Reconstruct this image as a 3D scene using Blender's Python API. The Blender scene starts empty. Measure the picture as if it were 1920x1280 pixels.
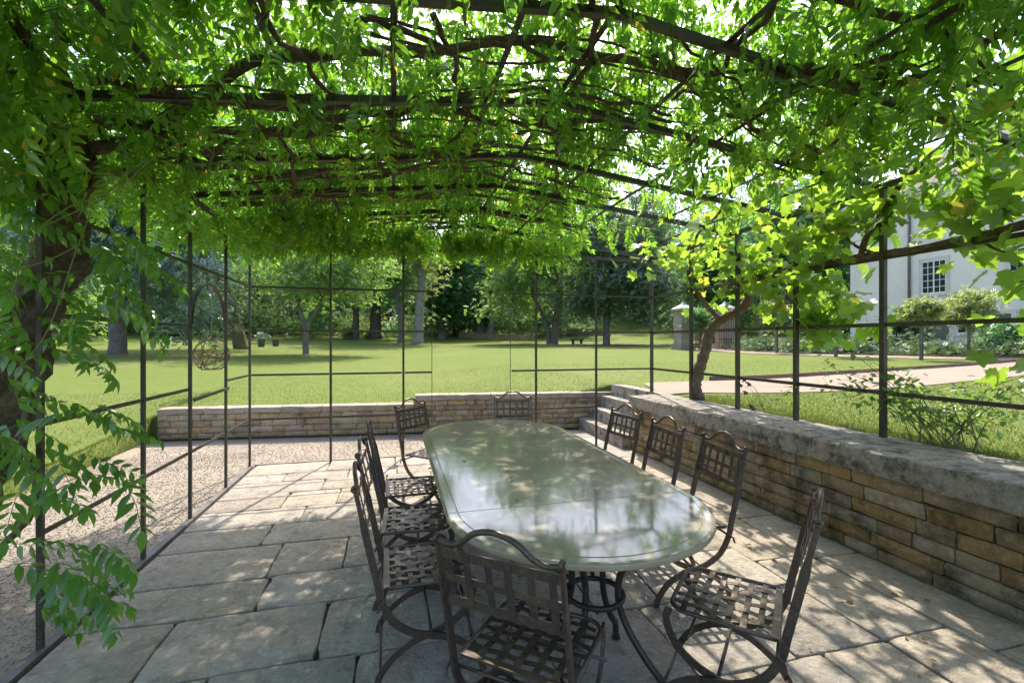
import bpy, math, random
import numpy as np
from mathutils import Vector
random.seed(7)
rng = np.random.default_rng(11)
SC = bpy.context.scene
COL = SC.collection
PI = math.pi
R = math.radians

# ------------------------------------------------------------------ camera, sky, sun, exposure
YAW = R(14.5)
CY, SY = math.cos(YAW), math.sin(YAW)
CAMZ = 1.6
F = 858.0
cam = bpy.data.cameras.new('camera')
cam.sensor_width = 36.0
cam.lens = 36.0 * F / 1920.0
cam.clip_start = 0.05
cam.clip_end = 3000
co = bpy.data.objects.new('camera', cam)
COL.objects.link(co)
co.location = (0, 0, CAMZ)
co.rotation_euler = (R(90), 0, -YAW)
SC.camera = co

SUN_AZ, SUN_EL = R(19), R(51)          # azimuth from +Y towards +X
w = bpy.data.worlds.new('World')
SC.world = w
w.use_nodes = True
nt = w.node_tree
bg = nt.nodes['Background']
sky = nt.nodes.new('ShaderNodeTexSky')
sky.sky_type = 'NISHITA'
sky.sun_disc = False
sky.sun_elevation = SUN_EL
sky.sun_rotation = SUN_AZ
sky.dust_density = 2.2
sky.air_density = 0.85
sky.ozone_density = 0.6
nt.links.new(sky.outputs[0], bg.inputs[0])
bg.inputs[1].default_value = 0.15
sl = bpy.data.lights.new('sun', 'SUN')
sl.energy = 2.4
sl.angle = R(0.53)
sl.color = (1.0, 0.93, 0.80)
so = bpy.data.objects.new('sun', sl)
COL.objects.link(so)
sv = Vector((math.sin(SUN_AZ) * math.cos(SUN_EL), math.cos(SUN_AZ) * math.cos(SUN_EL), math.sin(SUN_EL)))
so.rotation_euler = sv.to_track_quat('Z', 'Y').to_euler()
so.location = (10, 40, 40)
SC.view_settings.view_transform = 'Standard'
SC.view_settings.look = 'None'
SC.view_settings.gamma = 1.0
SC.view_settings.use_curve_mapping = False
SC.view_settings.exposure = 1.86
SC.render.engine = 'CYCLES'
SC.cycles.max_bounces = 8
SC.cycles.diffuse_bounces = 5
SC.cycles.glossy_bounces = 3
SC.cycles.transmission_bounces = 5
SC.cycles.caustics_reflective = False
SC.cycles.caustics_refractive = False
SC.cycles.sample_clamp_indirect = 6.0
SC.cycles.use_denoising = True


# ------------------------------------------------------------------ helpers
def P(px, d, py=None):
    """place at image column px and view depth d; with py also the height"""
    r = (px - 960) / F * d
    x, y = r * CY + d * SY, d * CY - r * SY
    if py is None:
        return x, y
    return x, y, CAMZ + (642 - py) / F * d


def tag(o, label=None, cat=None, group=None, kind=None):
    if label: o['label'] = label
    if cat: o['category'] = cat
    if group: o['group'] = group
    if kind: o['kind'] = kind
    return o


def mesh(name, V, Fs, mat, smooth=False):
    """V (n,3); Fs: array of faces of equal size, or a list of index lists / arrays"""
    me = bpy.data.meshes.new(name)
    V = np.asarray(V, dtype=np.float64).reshape(-1, 3)
    if isinstance(Fs, np.ndarray):
        groups = [Fs]
    elif len(Fs) and isinstance(Fs[0], np.ndarray) and Fs[0].ndim == 2:
        groups = list(Fs)
    else:
        groups = None
    if groups is None:
        me.from_pydata([tuple(v) for v in V], [], [tuple(f) for f in Fs])
    else:
        loops = np.concatenate([g.ravel() for g in groups]).astype(np.int32)
        tot = np.concatenate([np.full(len(g), g.shape[1], dtype=np.int32) for g in groups])
        start = np.concatenate([[0], np.cumsum(tot)[:-1]]).astype(np.int32)
        me.vertices.add(len(V)); me.vertices.foreach_set('co', V.ravel().astype(np.float32))
        me.loops.add(len(loops)); me.loops.foreach_set('vertex_index', loops)
        me.polygons.add(len(tot)); me.polygons.foreach_set('loop_start', start)
        me.polygons.foreach_set('loop_total', tot)
        me.update(calc_edges=True)
    if mat: me.materials.append(mat)
    if smooth:
        me.polygons.foreach_set('use_smooth', np.ones(len(me.polygons), dtype=bool))
    me.update()
    return me


def obj(name, me, parent=None, loc=(0, 0, 0), rot=None, scale=None):
    o = bpy.data.objects.new(name, me)
    COL.objects.link(o)
    o.location = loc
    if rot is not None: o.rotation_euler = rot
    if scale is not None: o.scale = scale
    if parent: o.parent = parent
    return o


class Thing:
    def __init__(s, name, label, cat, loc=(0, 0, 0), rotz=0, group=None, kind=None):
        s.o = bpy.data.objects.new(name, None)
        COL.objects.link(s.o)
        s.o.location = loc
        s.o.rotation_euler = (0, 0, rotz)
        s.o.empty_display_size = 0.1
        s.loc = np.array(loc, dtype=float)
        tag(s.o, label, cat, group, kind)

    def part(s, name, vf, mat, parent=None, smooth=False, world=False, kind=None, label=None):
        V, Fs = vf
        V = np.asarray(V, dtype=float).reshape(-1, 3)
        if world: V = V - s.loc
        o = obj(name, mesh(name, V, Fs, mat, smooth), parent or s.o)
        if kind: o['kind'] = kind
        if label: o['label'] = label
        return o


def join(*vfs):
    Vs, Fs, n = [], [], 0
    for V, Fq in vfs:
        V = np.asarray(V, dtype=float).reshape(-1, 3)
        Vs.append(V)
        for f in Fq: Fs.append([int(i) + n for i in f])
        n += len(V)
    return np.concatenate(Vs), Fs


BOXF = [(0, 3, 2, 1), (4, 5, 6, 7), (0, 1, 5, 4), (1, 2, 6, 5), (2, 3, 7, 6), (3, 0, 4, 7)]


def box(x0, x1, y0, y1, z0, z1):
    return np.array([(x0, y0, z0), (x1, y0, z0), (x1, y1, z0), (x0, y1, z0), (x0, y0, z1), (x1, y0, z1), (x1, y1, z1), (x0, y1, z1)]), BOXF


def bar(p0, p1, w, h, up=(0, 0, 1)):
    """box from p0 to p1; w across, h along up"""
    p0, p1, up = np.array(p0, float), np.array(p1, float), np.array(up, float)
    t = p1 - p0; t /= np.linalg.norm(t)
    s = np.cross(t, up)
    if np.linalg.norm(s) < 1e-6: s = np.cross(t, (1, 0, 0))
    s /= np.linalg.norm(s)
    u = np.cross(s, t)
    V = []
    for p in (p0, p1):
        for a, b in ((-1, -1), (1, -1), (1, 1), (-1, 1)):
            V.append(p + s * a * w / 2 + u * b * h / 2)
    return np.array(V), [(0, 1, 2, 3), (4, 7, 6, 5), (0, 4, 5, 1), (1, 5, 6, 2), (2, 6, 7, 3), (3, 7, 4, 0)]


def tube(pts, rad, n=6, cap=True):
    pts = np.array(pts, float)
    m = len(pts)
    rad = np.full(m, rad) if np.isscalar(rad) else np.array(rad, float)
    T = np.gradient(pts, axis=0)
    T /= np.linalg.norm(T, axis=1)[:, None] + 1e-12
    ref = np.array((0, 0, 1.0)) if abs(T[0][2]) < 0.9 else np.array((1.0, 0, 0))
    V = []
    u = None
    for i in range(m):
        if u is None:
            u = ref - T[i] * ref.dot(T[i])
        else:
            u = u - T[i] * u.dot(T[i])
        u /= np.linalg.norm(u) + 1e-12
        v = np.cross(T[i], u)
        for k in range(n):
            a = 2 * PI * k / n
            V.append(pts[i] + rad[i] * (math.cos(a) * u + math.sin(a) * v))
    Fs = []
    for i in range(m - 1):
        for k in range(n):
            k2 = (k + 1) % n
            Fs.append((i * n + k, i * n + k2, (i + 1) * n + k2, (i + 1) * n + k))
    if cap:
        Fs.append(tuple(range(n - 1, -1, -1)))
        Fs.append(tuple((m - 1) * n + k for k in range(n)))
    return np.array(V), Fs


def ribbon(pts, lat, w, t):
    """flat bar swept along pts: t along lat, w in the plane normal to lat"""
    pts = np.array(pts, float)
    lat = np.array(lat, float)
    T = np.gradient(pts, axis=0)
    T /= np.linalg.norm(T, axis=1)[:, None]
    V, Fs = [], []
    for i in range(len(pts)):
        nrm = np.cross(lat, T[i]); nrm /= np.linalg.norm(nrm)
        ww = w if np.isscalar(w) else w[i]
        for a, b in ((-1, -1), (1, -1), (1, 1), (-1, 1)):
            V.append(pts[i] + nrm * a * ww / 2 + lat * b * t / 2)
    for i in range(len(pts) - 1):
        for k in range(4):
            k2 = (k + 1) % 4
            Fs.append((i * 4 + k, i * 4 + k2, i * 4 + 4 + k2, i * 4 + 4 + k))
    Fs.append((3, 2, 1, 0)); b = (len(pts) - 1) * 4
    Fs.append((b, b + 1, b + 2, b + 3))
    return np.array(V), Fs


def spline(pts, n=8):
    """Catmull-Rom through pts"""
    p = np.array(pts, float)
    p = np.concatenate([[2 * p[0] - p[1]], p, [2 * p[-1] - p[-2]]])
    out = []
    for i in range(1, len(p) - 2):
        for k in range(n):
            t = k / n
            out.append(0.5 * ((2 * p[i]) + (-p[i - 1] + p[i + 1]) * t + (2 * p[i - 1] - 5 * p[i] + 4 * p[i + 1] - p[i + 2]) * t * t + (-p[i - 1] + 3 * p[i] - 3 * p[i + 1] + p[i + 2]) * t ** 3))
    out.append(p[-2])
    return np.array(out)


def gnarl(path, amp, seed=0):
    """bark-like wander on a path"""
    r_ = np.random.default_rng(seed)
    n = len(path)
    k = np.linspace(0, 1, n)
    off = np.zeros((n, 3))
    for f_ in (2, 5, 9):
        off += np.sin(2 * PI * (f_ * k[:, None] * n / 24 + r_.random(3))) / f_ * 2
    return path + amp * off * 0.5


def rotmats(yaw, pitch, roll):
    """local x turned by yaw about z after pitch (x up/down) and roll about x; vectorised"""
    cy, sy_, cp, sp, cr, sr = np.cos(yaw), np.sin(yaw), np.cos(pitch), np.sin(pitch), np.cos(roll), np.sin(roll)
    n = len(yaw)
    M = np.zeros((n, 3, 3))
    M[:, 0, 0] = cy * cp; M[:, 0, 1] = cy * sp * sr - sy_ * cr; M[:, 0, 2] = cy * sp * cr + sy_ * sr
    M[:, 1, 0] = sy_ * cp; M[:, 1, 1] = sy_ * sp * sr + cy * cr; M[:, 1, 2] = sy_ * sp * cr - cy * sr
    M[:, 2, 0] = -sp; M[:, 2, 1] = cp * sr; M[:, 2, 2] = cp * cr
    return M


def scatter(tv, tf, pos, M, sc):
    """copies of a template (verts, faces array) as one vertex/face array"""
    n, k = len(pos), len(tv)
    V = np.einsum('nij,kj->nki', M, tv) * np.asarray(sc)[:, None, None] + pos[:, None, :]
    Fs = (tf[None] + (np.arange(n) * k)[:, None, None]).reshape(-1, tf.shape[1])
    return V.reshape(-1, 3), Fs


# ------------------------------------------------------------------ materials
def newmat(name):
    m = bpy.data.materials.new(name)
    m.use_nodes = True
    t = m.node_tree
    for n in list(t.nodes):
        if n.type != 'OUTPUT_MATERIAL': t.nodes.remove(n)
    out = [n for n in t.nodes if n.type == 'OUTPUT_MATERIAL'][0]
    return m, t, out


def N(t, typ, **kw):
    n = t.nodes.new(typ)
    for k, v in kw.items(): setattr(n, k, v)
    return n


def rgb(c): return (c[0], c[1], c[2], 1)


def mixc(t, fac, a, b, mode='MIX'):
    n = N(t, 'ShaderNodeMix', data_type='RGBA', blend_type=mode)
    for sock, v in ((n.inputs[0], fac), (n.inputs[6], a), (n.inputs[7], b)):
        if hasattr(v, 'is_linked') or hasattr(v, 'links'): t.links.new(v, sock)
        else: sock.default_value = v if np.isscalar(v) else rgb(v)
    return n.outputs[2]


def noise(t, vec, scale, detail=4, rough=0.6, lo=0.35, hi=0.65):
    n = N(t, 'ShaderNodeTexNoise')
    n.inputs['Scale'].default_value = scale
    n.inputs['Detail'].default_value = detail
    n.inputs['Roughness'].default_value = rough
    if vec is not None: t.links.new(vec, n.inputs['Vector'])
    mr = N(t, 'ShaderNodeMapRange')
    mr.inputs[1].default_value = lo; mr.inputs[2].default_value = hi
    t.links.new(n.outputs[0], mr.inputs[0])
    return mr.outputs[0]


def worldpos(t):
    return N(t, 'ShaderNodeNewGeometry').outputs['Position']


def surf(name, cols, scales=(3, 14), rough=0.85, bump=0.3, bscale=40, metallic=0.0, objrand=0.0, spec=0.4, dark=None, darkscale=1.2, dlo=0.52, dhi=0.7, bdist=0.01, coat=0.0, stretch=None):
    """cols: [base, variation, fleck]; world-space noise; objrand: tone differs from piece to piece"""
    m, t, out = newmat(name)
    b = N(t, 'ShaderNodeBsdfPrincipled')
    p = worldpos(t)
    c = mixc(t, noise(t, p, scales[0]), cols[0], cols[1])
    if len(cols) > 2:
        c = mixc(t, noise(t, p, scales[1], 6, 0.7, 0.5, 0.72), c, cols[2])
    if dark is not None:
        c = mixc(t, noise(t, p, darkscale, 6, 0.7, dlo, dhi), c, dark)
    if objrand:
        oi = N(t, 'ShaderNodeObjectInfo')
        hs = N(t, 'ShaderNodeHueSaturation')
        for (k, lo, hi, mul) in (('Value', 1 - objrand, 1 + objrand, 1.0), ('Saturation', 1 - objrand * 1.3, 1 + objrand * 1.3, 7.31), ('Hue', 0.5 - objrand * 0.03, 0.5 + objrand * 0.03, 3.7)):
            mm = N(t, 'ShaderNodeMath', operation='MULTIPLY'); mm.inputs[1].default_value = mul
            fr = N(t, 'ShaderNodeMath', operation='FRACT')
            mr = N(t, 'ShaderNodeMapRange'); mr.inputs[3].default_value = lo; mr.inputs[4].default_value = hi
            t.links.new(oi.outputs['Random'], mm.inputs[0]); t.links.new(mm.outputs[0], fr.inputs[0])
            t.links.new(fr.outputs[0], mr.inputs[0]); t.links.new(mr.outputs[0], hs.inputs[k])
        t.links.new(c, hs.inputs['Color']); c = hs.outputs[0]
    t.links.new(c, b.inputs['Base Color'])
    b.inputs['Roughness'].default_value = rough
    b.inputs['Metallic'].default_value = metallic
    b.inputs['Specular IOR Level'].default_value = spec
    b.inputs['Coat Weight'].default_value = coat
    if bump:
        n = N(t, 'ShaderNodeTexNoise')
        n.inputs['Scale'].default_value = bscale; n.inputs['Detail'].default_value = 6; n.inputs['Roughness'].default_value = 0.7
        if stretch:
            vm = N(t, 'ShaderNodeVectorMath', operation='MULTIPLY'); vm.inputs[1].default_value = (1, 1, stretch)
            t.links.new(p, vm.inputs[0]); t.links.new(vm.outputs[0], n.inputs['Vector'])
        else:
            t.links.new(p, n.inputs['Vector'])
        bp = N(t, 'ShaderNodeBump')
        bp.inputs['Strength'].default_value = bump; bp.inputs['Distance'].default_value = bdist
        t.links.new(n.outputs[0], bp.inputs['Height']); t.links.new(bp.outputs[0], b.inputs['Normal'])
    t.links.new(b.outputs[0], out.inputs[0])
    return m


def leafmat(name, c1, c2, tr, tfac=0.5, gloss=0.05, grough=0.35, attr=None, c3=None, yellow=0.0):
    """thin leaf: reflects c1..c2 (differs leaf by leaf), lets light tr through"""
    m, t, out = newmat(name)
    g = N(t, 'ShaderNodeNewGeometry')
    rnd = g.outputs['Random Per Island']
    if attr == 'object':
        rnd = N(t, 'ShaderNodeObjectInfo').outputs['Random']
    c = mixc(t, rnd, c1, c2)
    old = None
    if yellow:
        old = N(t, 'ShaderNodeMath', operation='GREATER_THAN'); old.inputs[1].default_value = 1 - yellow
        t.links.new(rnd, old.inputs[0])
        c = mixc(t, old.outputs[0], c, (0.26, 0.24, 0.035))
    tc = mixc(t, rnd, tr, tuple(0.62 * v for v in tr))
    if old: tc = mixc(t, old.outputs[0], tc, (0.55, 0.50, 0.05))
    if attr == 'tone':
        at = N(t, 'ShaderNodeAttribute', attribute_name='tone')
        c = mixc(t, 1.0, c, at.outputs['Color'], 'MULTIPLY')
        tc = mixc(t, 1.0, tc, at.outputs['Color'], 'MULTIPLY')
    if c3 is not None:
        nz = noise(t, g.outputs['Position'], 1.3, 2, 0.5, 0.45, 0.6)
        c = mixc(t, nz, c, c3)
    d = N(t, 'ShaderNodeBsdfDiffuse'); t.links.new(c, d.inputs[0])
    tl = N(t, 'ShaderNodeBsdfTranslucent'); t.links.new(tc, tl.inputs[0])
    ms = N(t, 'ShaderNodeMixShader'); ms.inputs[0].default_value = tfac
    t.links.new(d.outputs[0], ms.inputs[1]); t.links.new(tl.outputs[0], ms.inputs[2])
    last = ms.outputs[0]
    if gloss:
        gl = N(t, 'ShaderNodeBsdfGlossy'); gl.inputs['Roughness'].default_value = grough
        gl.inputs['Color'].default_value = (0.9, 0.95, 0.9, 1)
        m2 = N(t, 'ShaderNodeMixShader'); m2.inputs[0].default_value = gloss
        t.links.new(last, m2.inputs[1]); t.links.new(gl.outputs[0], m2.inputs[2]); last = m2.outputs[0]
    t.links.new(last, out.inputs[0])
    return m


M = {}
M['slab'] = surf('slab_stone', [(0.385, 0.328, 0.265), (0.28, 0.24, 0.195), (0.49, 0.43, 0.36)], (4, 28), 0.88, 1.0, 38, objrand=0.13, dark=(0.145, 0.125, 0.10), darkscale=9, dlo=0.52, dhi=0.74, bdist=0.022)
M['joint'] = surf('joint_earth', [(0.05, 0.043, 0.033), (0.028, 0.026, 0.018), (0.04, 0.055, 0.02)], (6, 30), 0.95, 0.6, 80)
M['gravel'] = surf('gravel', [(0.33, 0.27, 0.205), (0.255, 0.207, 0.158), (0.41, 0.345, 0.275)], (1.2, 90), 0.95, 0.9, 140, bdist=0.015)
M['pebble'] = surf('pebble', [(0.36, 0.30, 0.235), (0.25, 0.205, 0.16), (0.46, 0.395, 0.325)], (40, 90), 0.9, 0, 0)
M['path'] = surf('path_gravel', [(0.27, 0.205, 0.15), (0.22, 0.165, 0.12), (0.33, 0.26, 0.2)], (1.5, 60), 0.95, 0.6, 120)
M['wallstone'] = surf('wall_stone', [(0.38, 0.262, 0.15), (0.27, 0.19, 0.108), (0.46, 0.35, 0.225)], (5, 24), 0.92, 1.0, 38, objrand=0.22, dark=(0.085, 0.072, 0.035), darkscale=4.2, dlo=0.47, dhi=0.66, bdist=0.035)
M['backstone'] = surf('back_wall_stone', [(0.38, 0.275, 0.175), (0.27, 0.195, 0.125), (0.46, 0.36, 0.25)], (3.5, 20), 0.9, 0.7, 45, objrand=0.2, dark=(0.14, 0.12, 0.085), darkscale=3, bdist=0.02)
M['coping'] = surf('coping_stone', [(0.38, 0.325, 0.265), (0.22, 0.19, 0.155), (0.54, 0.475, 0.40)], (9, 40), 0.92, 1.0, 45, objrand=0.1, dark=(0.06, 0.055, 0.045), darkscale=9, dlo=0.50, dhi=0.68, bdist=0.03)
M['backcoping'] = surf('back_coping_stone', [(0.33, 0.265, 0.20), (0.25, 0.2, 0.15), (0.42, 0.35, 0.28)], (5, 30), 0.9, 0.7, 50, objrand=0.12, dark=(0.18, 0.14, 0.11), darkscale=3)
M['mortar'] = surf('wall_core', [(0.085, 0.07, 0.05), (0.045, 0.04, 0.03)], (8, 30), 0.95, 0.5, 60)
M['iron'] = surf('pergola_iron', [(0.045, 0.042, 0.035), (0.078, 0.07, 0.05), (0.11, 0.08, 0.05)], (6, 40), 0.5, 0.25, 120, metallic=0.35, dark=(0.07, 0.075, 0.035), darkscale=3, bdist=0.003)
M['roofiron'] = surf('roof_iron', [(0.075, 0.068, 0.058), (0.045, 0.042, 0.036), (0.14, 0.115, 0.085)], (5, 35), 0.6, 0.25, 100, metallic=0.2, bdist=0.003)
M['edging'] = surf('edging_steel', [(0.15, 0.14, 0.135), (0.09, 0.08, 0.075), (0.2, 0.15, 0.11)], (6, 40), 0.6, 0.3, 80, metallic=0.3)
M['chair'] = surf('chair_iron', [(0.105, 0.078, 0.062), (0.065, 0.053, 0.048), (0.19, 0.115, 0.075)], (7, 50), 0.40, 0.2, 150, metallic=0.55, bdist=0.002, spec=0.5)
M['tableiron'] = surf('table_iron', [(0.045, 0.042, 0.038), (0.03, 0.028, 0.026), (0.08, 0.065, 0.05)], (9, 60), 0.42, 0.2, 150, metallic=0.5, bdist=0.002)
M['wire'] = surf('wire_steel', [(0.25, 0.24, 0.22), (0.15, 0.13, 0.11)], (9, 60), 0.5, 0, 0, metallic=0.6)
M['rust'] = surf('rusty_wire', [(0.13, 0.06, 0.03), (0.06, 0.032, 0.02), (0.18, 0.09, 0.05)], (12, 60), 0.8, 0.3, 100)
M['corten'] = surf('path_edging', [(0.21, 0.11, 0.055), (0.13, 0.075, 0.04)], (4, 30), 0.85, 0.3, 60)
M['bark'] = surf('wisteria_bark', [(0.23, 0.165, 0.11), (0.115, 0.08, 0.054), (0.34, 0.265, 0.19)], (11, 40), 0.92, 1.0, 45, bdist=0.06, dark=(0.07, 0.075, 0.035), darkscale=6, stretch=0.25)
M['vinebark'] = surf('grape_bark', [(0.23, 0.165, 0.115), (0.12, 0.085, 0.06), (0.32, 0.25, 0.18)], (14, 45), 0.92, 1.0, 55, bdist=0.04, stretch=0.25)
M['trunk'] = surf('tree_bark', [(0.17, 0.15, 0.125), (0.10, 0.085, 0.07), (0.24, 0.22, 0.19)], (3, 12), 0.95, 1.0, 9, bdist=0.09, stretch=0.3)
M['mossbark'] = surf('mossy_bark', [(0.17, 0.12, 0.06), (0.10, 0.08, 0.04), (0.13, 0.14, 0.04)], (2, 9), 0.95, 1.0, 9, bdist=0.09, stretch=0.3)
M['palebark'] = surf('pale_bark', [(0.30, 0.27, 0.235), (0.20, 0.175, 0.15), (0.36, 0.34, 0.31)], (2, 9), 0.95, 0.9, 9, bdist=0.06)
M['darkbark'] = surf('dark_bark', [(0.12, 0.10, 0.08), (0.07, 0.06, 0.05), (0.16, 0.14, 0.115)], (2, 9), 0.95, 0.9, 9, bdist=0.06)
M['shoot'] = surf('green_shoot', [(0.13, 0.19, 0.045), (0.17, 0.16, 0.06)], (5, 20), 0.6, 0)
M['pod'] = leafmat('seed_pod', (0.13, 0.21, 0.05), (0.17, 0.23, 0.07), (0.2, 0.3, 0.05), 0.2, 0.04, 0.4, attr='object')
M['wleaf'] = leafmat('wisteria_leaf', (0.045, 0.145, 0.02), (0.085, 0.20, 0.03), (0.32, 0.64, 0.04), 0.61, 0.05, 0.32, yellow=0.03)
M['wleaf1'] = leafmat('wisteria_leaf_large', (0.042, 0.125, 0.02), (0.075, 0.165, 0.028), (0.26, 0.58, 0.045), 0.55, 0.06, 0.3)
M['gleaf'] = leafmat('grape_leaf', (0.075, 0.155, 0.024), (0.12, 0.205, 0.035), (0.43, 0.68, 0.055), 0.6, 0.05, 0.4, yellow=0.03)
M['gleaf1'] = leafmat('grape_leaf_large', (0.075, 0.155, 0.024), (0.12, 0.205, 0.035), (0.40, 0.64, 0.055), 0.58, 0.05, 0.4, attr='object')
M['cleaf'] = leafmat('climber_leaf', (0.075, 0.17, 0.03), (0.12, 0.21, 0.04), (0.32, 0.5, 0.06), 0.5, 0.05, 0.35)
M['dryleaf'] = leafmat('dry_leaf', (0.22, 0.11, 0.05), (0.30, 0.19, 0.09), (0.2, 0.1, 0.04), 0.2, 0.02)
M['petal'] = leafmat('dark_purple_petal', (0.05, 0.012, 0.05), (0.09, 0.02, 0.08), (0.1, 0.02, 0.08), 0.3, 0.03)
M['grass'] = leafmat('grass_blade', (0.14, 0.18, 0.042), (0.19, 0.22, 0.06), (0.26, 0.31, 0.06), 0.3, 0.02)
M['t_silver'] = leafmat('silver_leaf', (0.11, 0.175, 0.135), (0.19, 0.255, 0.225), (0.17, 0.29, 0.15), 0.36, 0.07, 0.45)
M['t_mid'] = leafmat('mid_leaf', (0.058, 0.14, 0.045), (0.10, 0.195, 0.065), (0.22, 0.48, 0.10), 0.5, 0.05, 0.4)
M['t_light'] = leafmat('light_leaf', (0.09, 0.175, 0.048), (0.14, 0.225, 0.065), (0.34, 0.56, 0.10), 0.52, 0.05, 0.4)
M['t_pale'] = leafmat('pale_leaf', (0.15, 0.20, 0.065), (0.21, 0.25, 0.09), (0.44, 0.53, 0.14), 0.5, 0.05, 0.4)
M['t_dark'] = leafmat('evergreen_leaf', (0.068, 0.115, 0.05), (0.125, 0.175, 0.085), (0.19, 0.32, 0.09), 0.4, 0.09, 0.38)
M['t_deep'] = leafmat('deep_green_leaf', (0.048, 0.13, 0.052), (0.08, 0.175, 0.07), (0.18, 0.44, 0.11), 0.5, 0.05, 0.4)
M['wood'] = leafmat('woodland_leaf', (0.11, 0.19, 0.085), (0.17, 0.25, 0.115), (0.30, 0.50, 0.15), 0.48, 0.04, 0.5, attr='tone')
M['bed'] = leafmat('bed_leaf', (0.055, 0.11, 0.05), (0.12, 0.17, 0.09), (0.16, 0.25, 0.07), 0.35, 0.05, 0.4)
M['plaster'] = surf('lime_plaster', [(0.75, 0.67, 0.58), (0.66, 0.585, 0.505), (0.78, 0.72, 0.64)], (0.5, 4), 0.9, 0.15, 20, dark=(0.55, 0.52, 0.48), darkscale=0.35)
M['dressed'] = surf('dressed_stone', [(0.60, 0.55, 0.47), (0.50, 0.45, 0.38)], (2, 9), 0.9, 0.3, 20)
M['rooftile'] = surf('roof_tile', [(0.17, 0.13, 0.11), (0.11, 0.09, 0.08), (0.22, 0.18, 0.15)], (1.5, 8), 0.9, 0.4, 10)
M['glass'] = surf('window_glass', [(0.02, 0.025, 0.03), (0.03, 0.035, 0.04)], (1, 3), 0.08, 0, spec=0.6)
M['whitewood'] = surf('white_wood', [(0.74, 0.74, 0.72), (0.66, 0.66, 0.64)], (3, 12), 0.6, 0)
M['greydoor'] = surf('grey_door', [(0.12, 0.11, 0.105), (0.08, 0.075, 0.07)], (3, 12), 0.6, 0.1, 30)
M['pillar'] = surf('pillar_stone', [(0.33, 0.26, 0.19), (0.24, 0.19, 0.14), (0.40, 0.33, 0.26)], (2.5, 14), 0.9, 0.5, 20, objrand=0.12)
M['zinc'] = surf('zinc_cap', [(0.36, 0.35, 0.34), (0.27, 0.27, 0.27)], (3, 12), 0.5, 0, metallic=0.3)
M['mulch'] = surf('mulch', [(0.13, 0.095, 0.06), (0.085, 0.062, 0.04)], (3, 20), 0.95, 0.6, 30)


def tablemat():
    m, t, out = newmat('glazed_lava_stone')
    b = N(t, 'ShaderNodeBsdfPrincipled')
    p = worldpos(t)
    c = mixc(t, noise(t, p, 3.0, 5, 0.6), (0.245, 0.215, 0.168), (0.28, 0.245, 0.195))
    c = mixc(t, noise(t, p, 55, 3, 0.6, 0.62, 0.75), c, (0.12, 0.125, 0.10))
    t.links.new(c, b.inputs['Base Color'])
    rr = noise(t, p, 2.5, 5, 0.7, 0.3, 0.75)
    mr = N(t, 'ShaderNodeMapRange'); mr.inputs[3].default_value = 0.035; mr.inputs[4].default_value = 0.13
    t.links.new(rr, mr.inputs[0]); t.links.new(mr.outputs[0], b.inputs['Roughness'])
    b.inputs['Specular IOR Level'].default_value = 0.4
    b.inputs['Coat Weight'].default_value = 0.0
    b.inputs['Coat Roughness'].default_value = 0.04
    n = N(t, 'ShaderNodeTexNoise'); n.inputs['Scale'].default_value = 9; n.inputs['Detail'].default_value = 2
    t.links.new(p, n.inputs['Vector'])
    bp = N(t, 'ShaderNodeBump'); bp.inputs['Strength'].default_value = 0.05; bp.inputs['Distance'].default_value = 0.004
    t.links.new(n.outputs[0], bp.inputs['Height'])
    t.links.new(bp.outputs[0], b.inputs['Normal']); t.links.new(bp.outputs[0], b.inputs['Coat Normal'])
    t.links.new(b.outputs[0], out.inputs[0])
    return m


M['table'] = tablemat()
M['tableedge'] = surf('table_edge_stone', [(0.36, 0.29, 0.19), (0.29, 0.235, 0.155), (0.42, 0.35, 0.25)], (6, 40), 0.35, 0.2, 80)


def lawnmat():
    m, t, out = newmat('lawn')
    b = N(t, 'ShaderNodeBsdfPrincipled')
    p = worldpos(t)
    c = mixc(t, noise(t, p, 0.35, 4, 0.6), (0.118, 0.160, 0.034), (0.150, 0.182, 0.044))
    c = mixc(t, noise(t, p, 3.0, 6, 0.7, 0.4, 0.7), c, (0.175, 0.195, 0.06))
    c = mixc(t, noise(t, p, 60, 3, 0.7, 0.4, 0.75), c, (0.08, 0.12, 0.022))
    c = mixc(t, noise(t, p, 0.12, 3, 0.6, 0.5, 0.7), c, (0.165, 0.185, 0.06))
    c = mixc(t, noise(t, p, 14, 2, 0.5, 0.70, 0.74), c, (0.30, 0.31, 0.19))
    t.links.new(c, b.inputs['Base Color'])
    b.inputs['Roughness'].default_value = 0.9
    b.inputs['Specular IOR Level'].default_value = 0.05
    n = N(t, 'ShaderNodeTexNoise'); n.inputs['Scale'].default_value = 55; n.inputs['Detail'].default_value = 5
    t.links.new(p, n.inputs['Vector'])
    bp = N(t, 'ShaderNodeBump'); bp.inputs['Strength'].default_value = 0.8; bp.inputs['Distance'].default_value = 0.03
    t.links.new(n.outputs[0], bp.inputs['Height']); t.links.new(bp.outputs[0], b.inputs['Normal'])
    t.links.new(b.outputs[0], out.inputs[0])
    return m


M['lawn'] = lawnmat()

# ------------------------------------------------------------------ the ground
XL, XR = -1.78, 3.98            # pergola posts, left and right
YB = 6.5                        # pergola back row
LAWN_X0, LAWN_X1 = -3.85, 4.02  # the court lies between


def wall_y(x): return 8.22 - 0.105 * (x - 0.38)


def smooth01(a): a = np.clip(a, 0, 1); return a * a * (3 - 2 * a)


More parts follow.
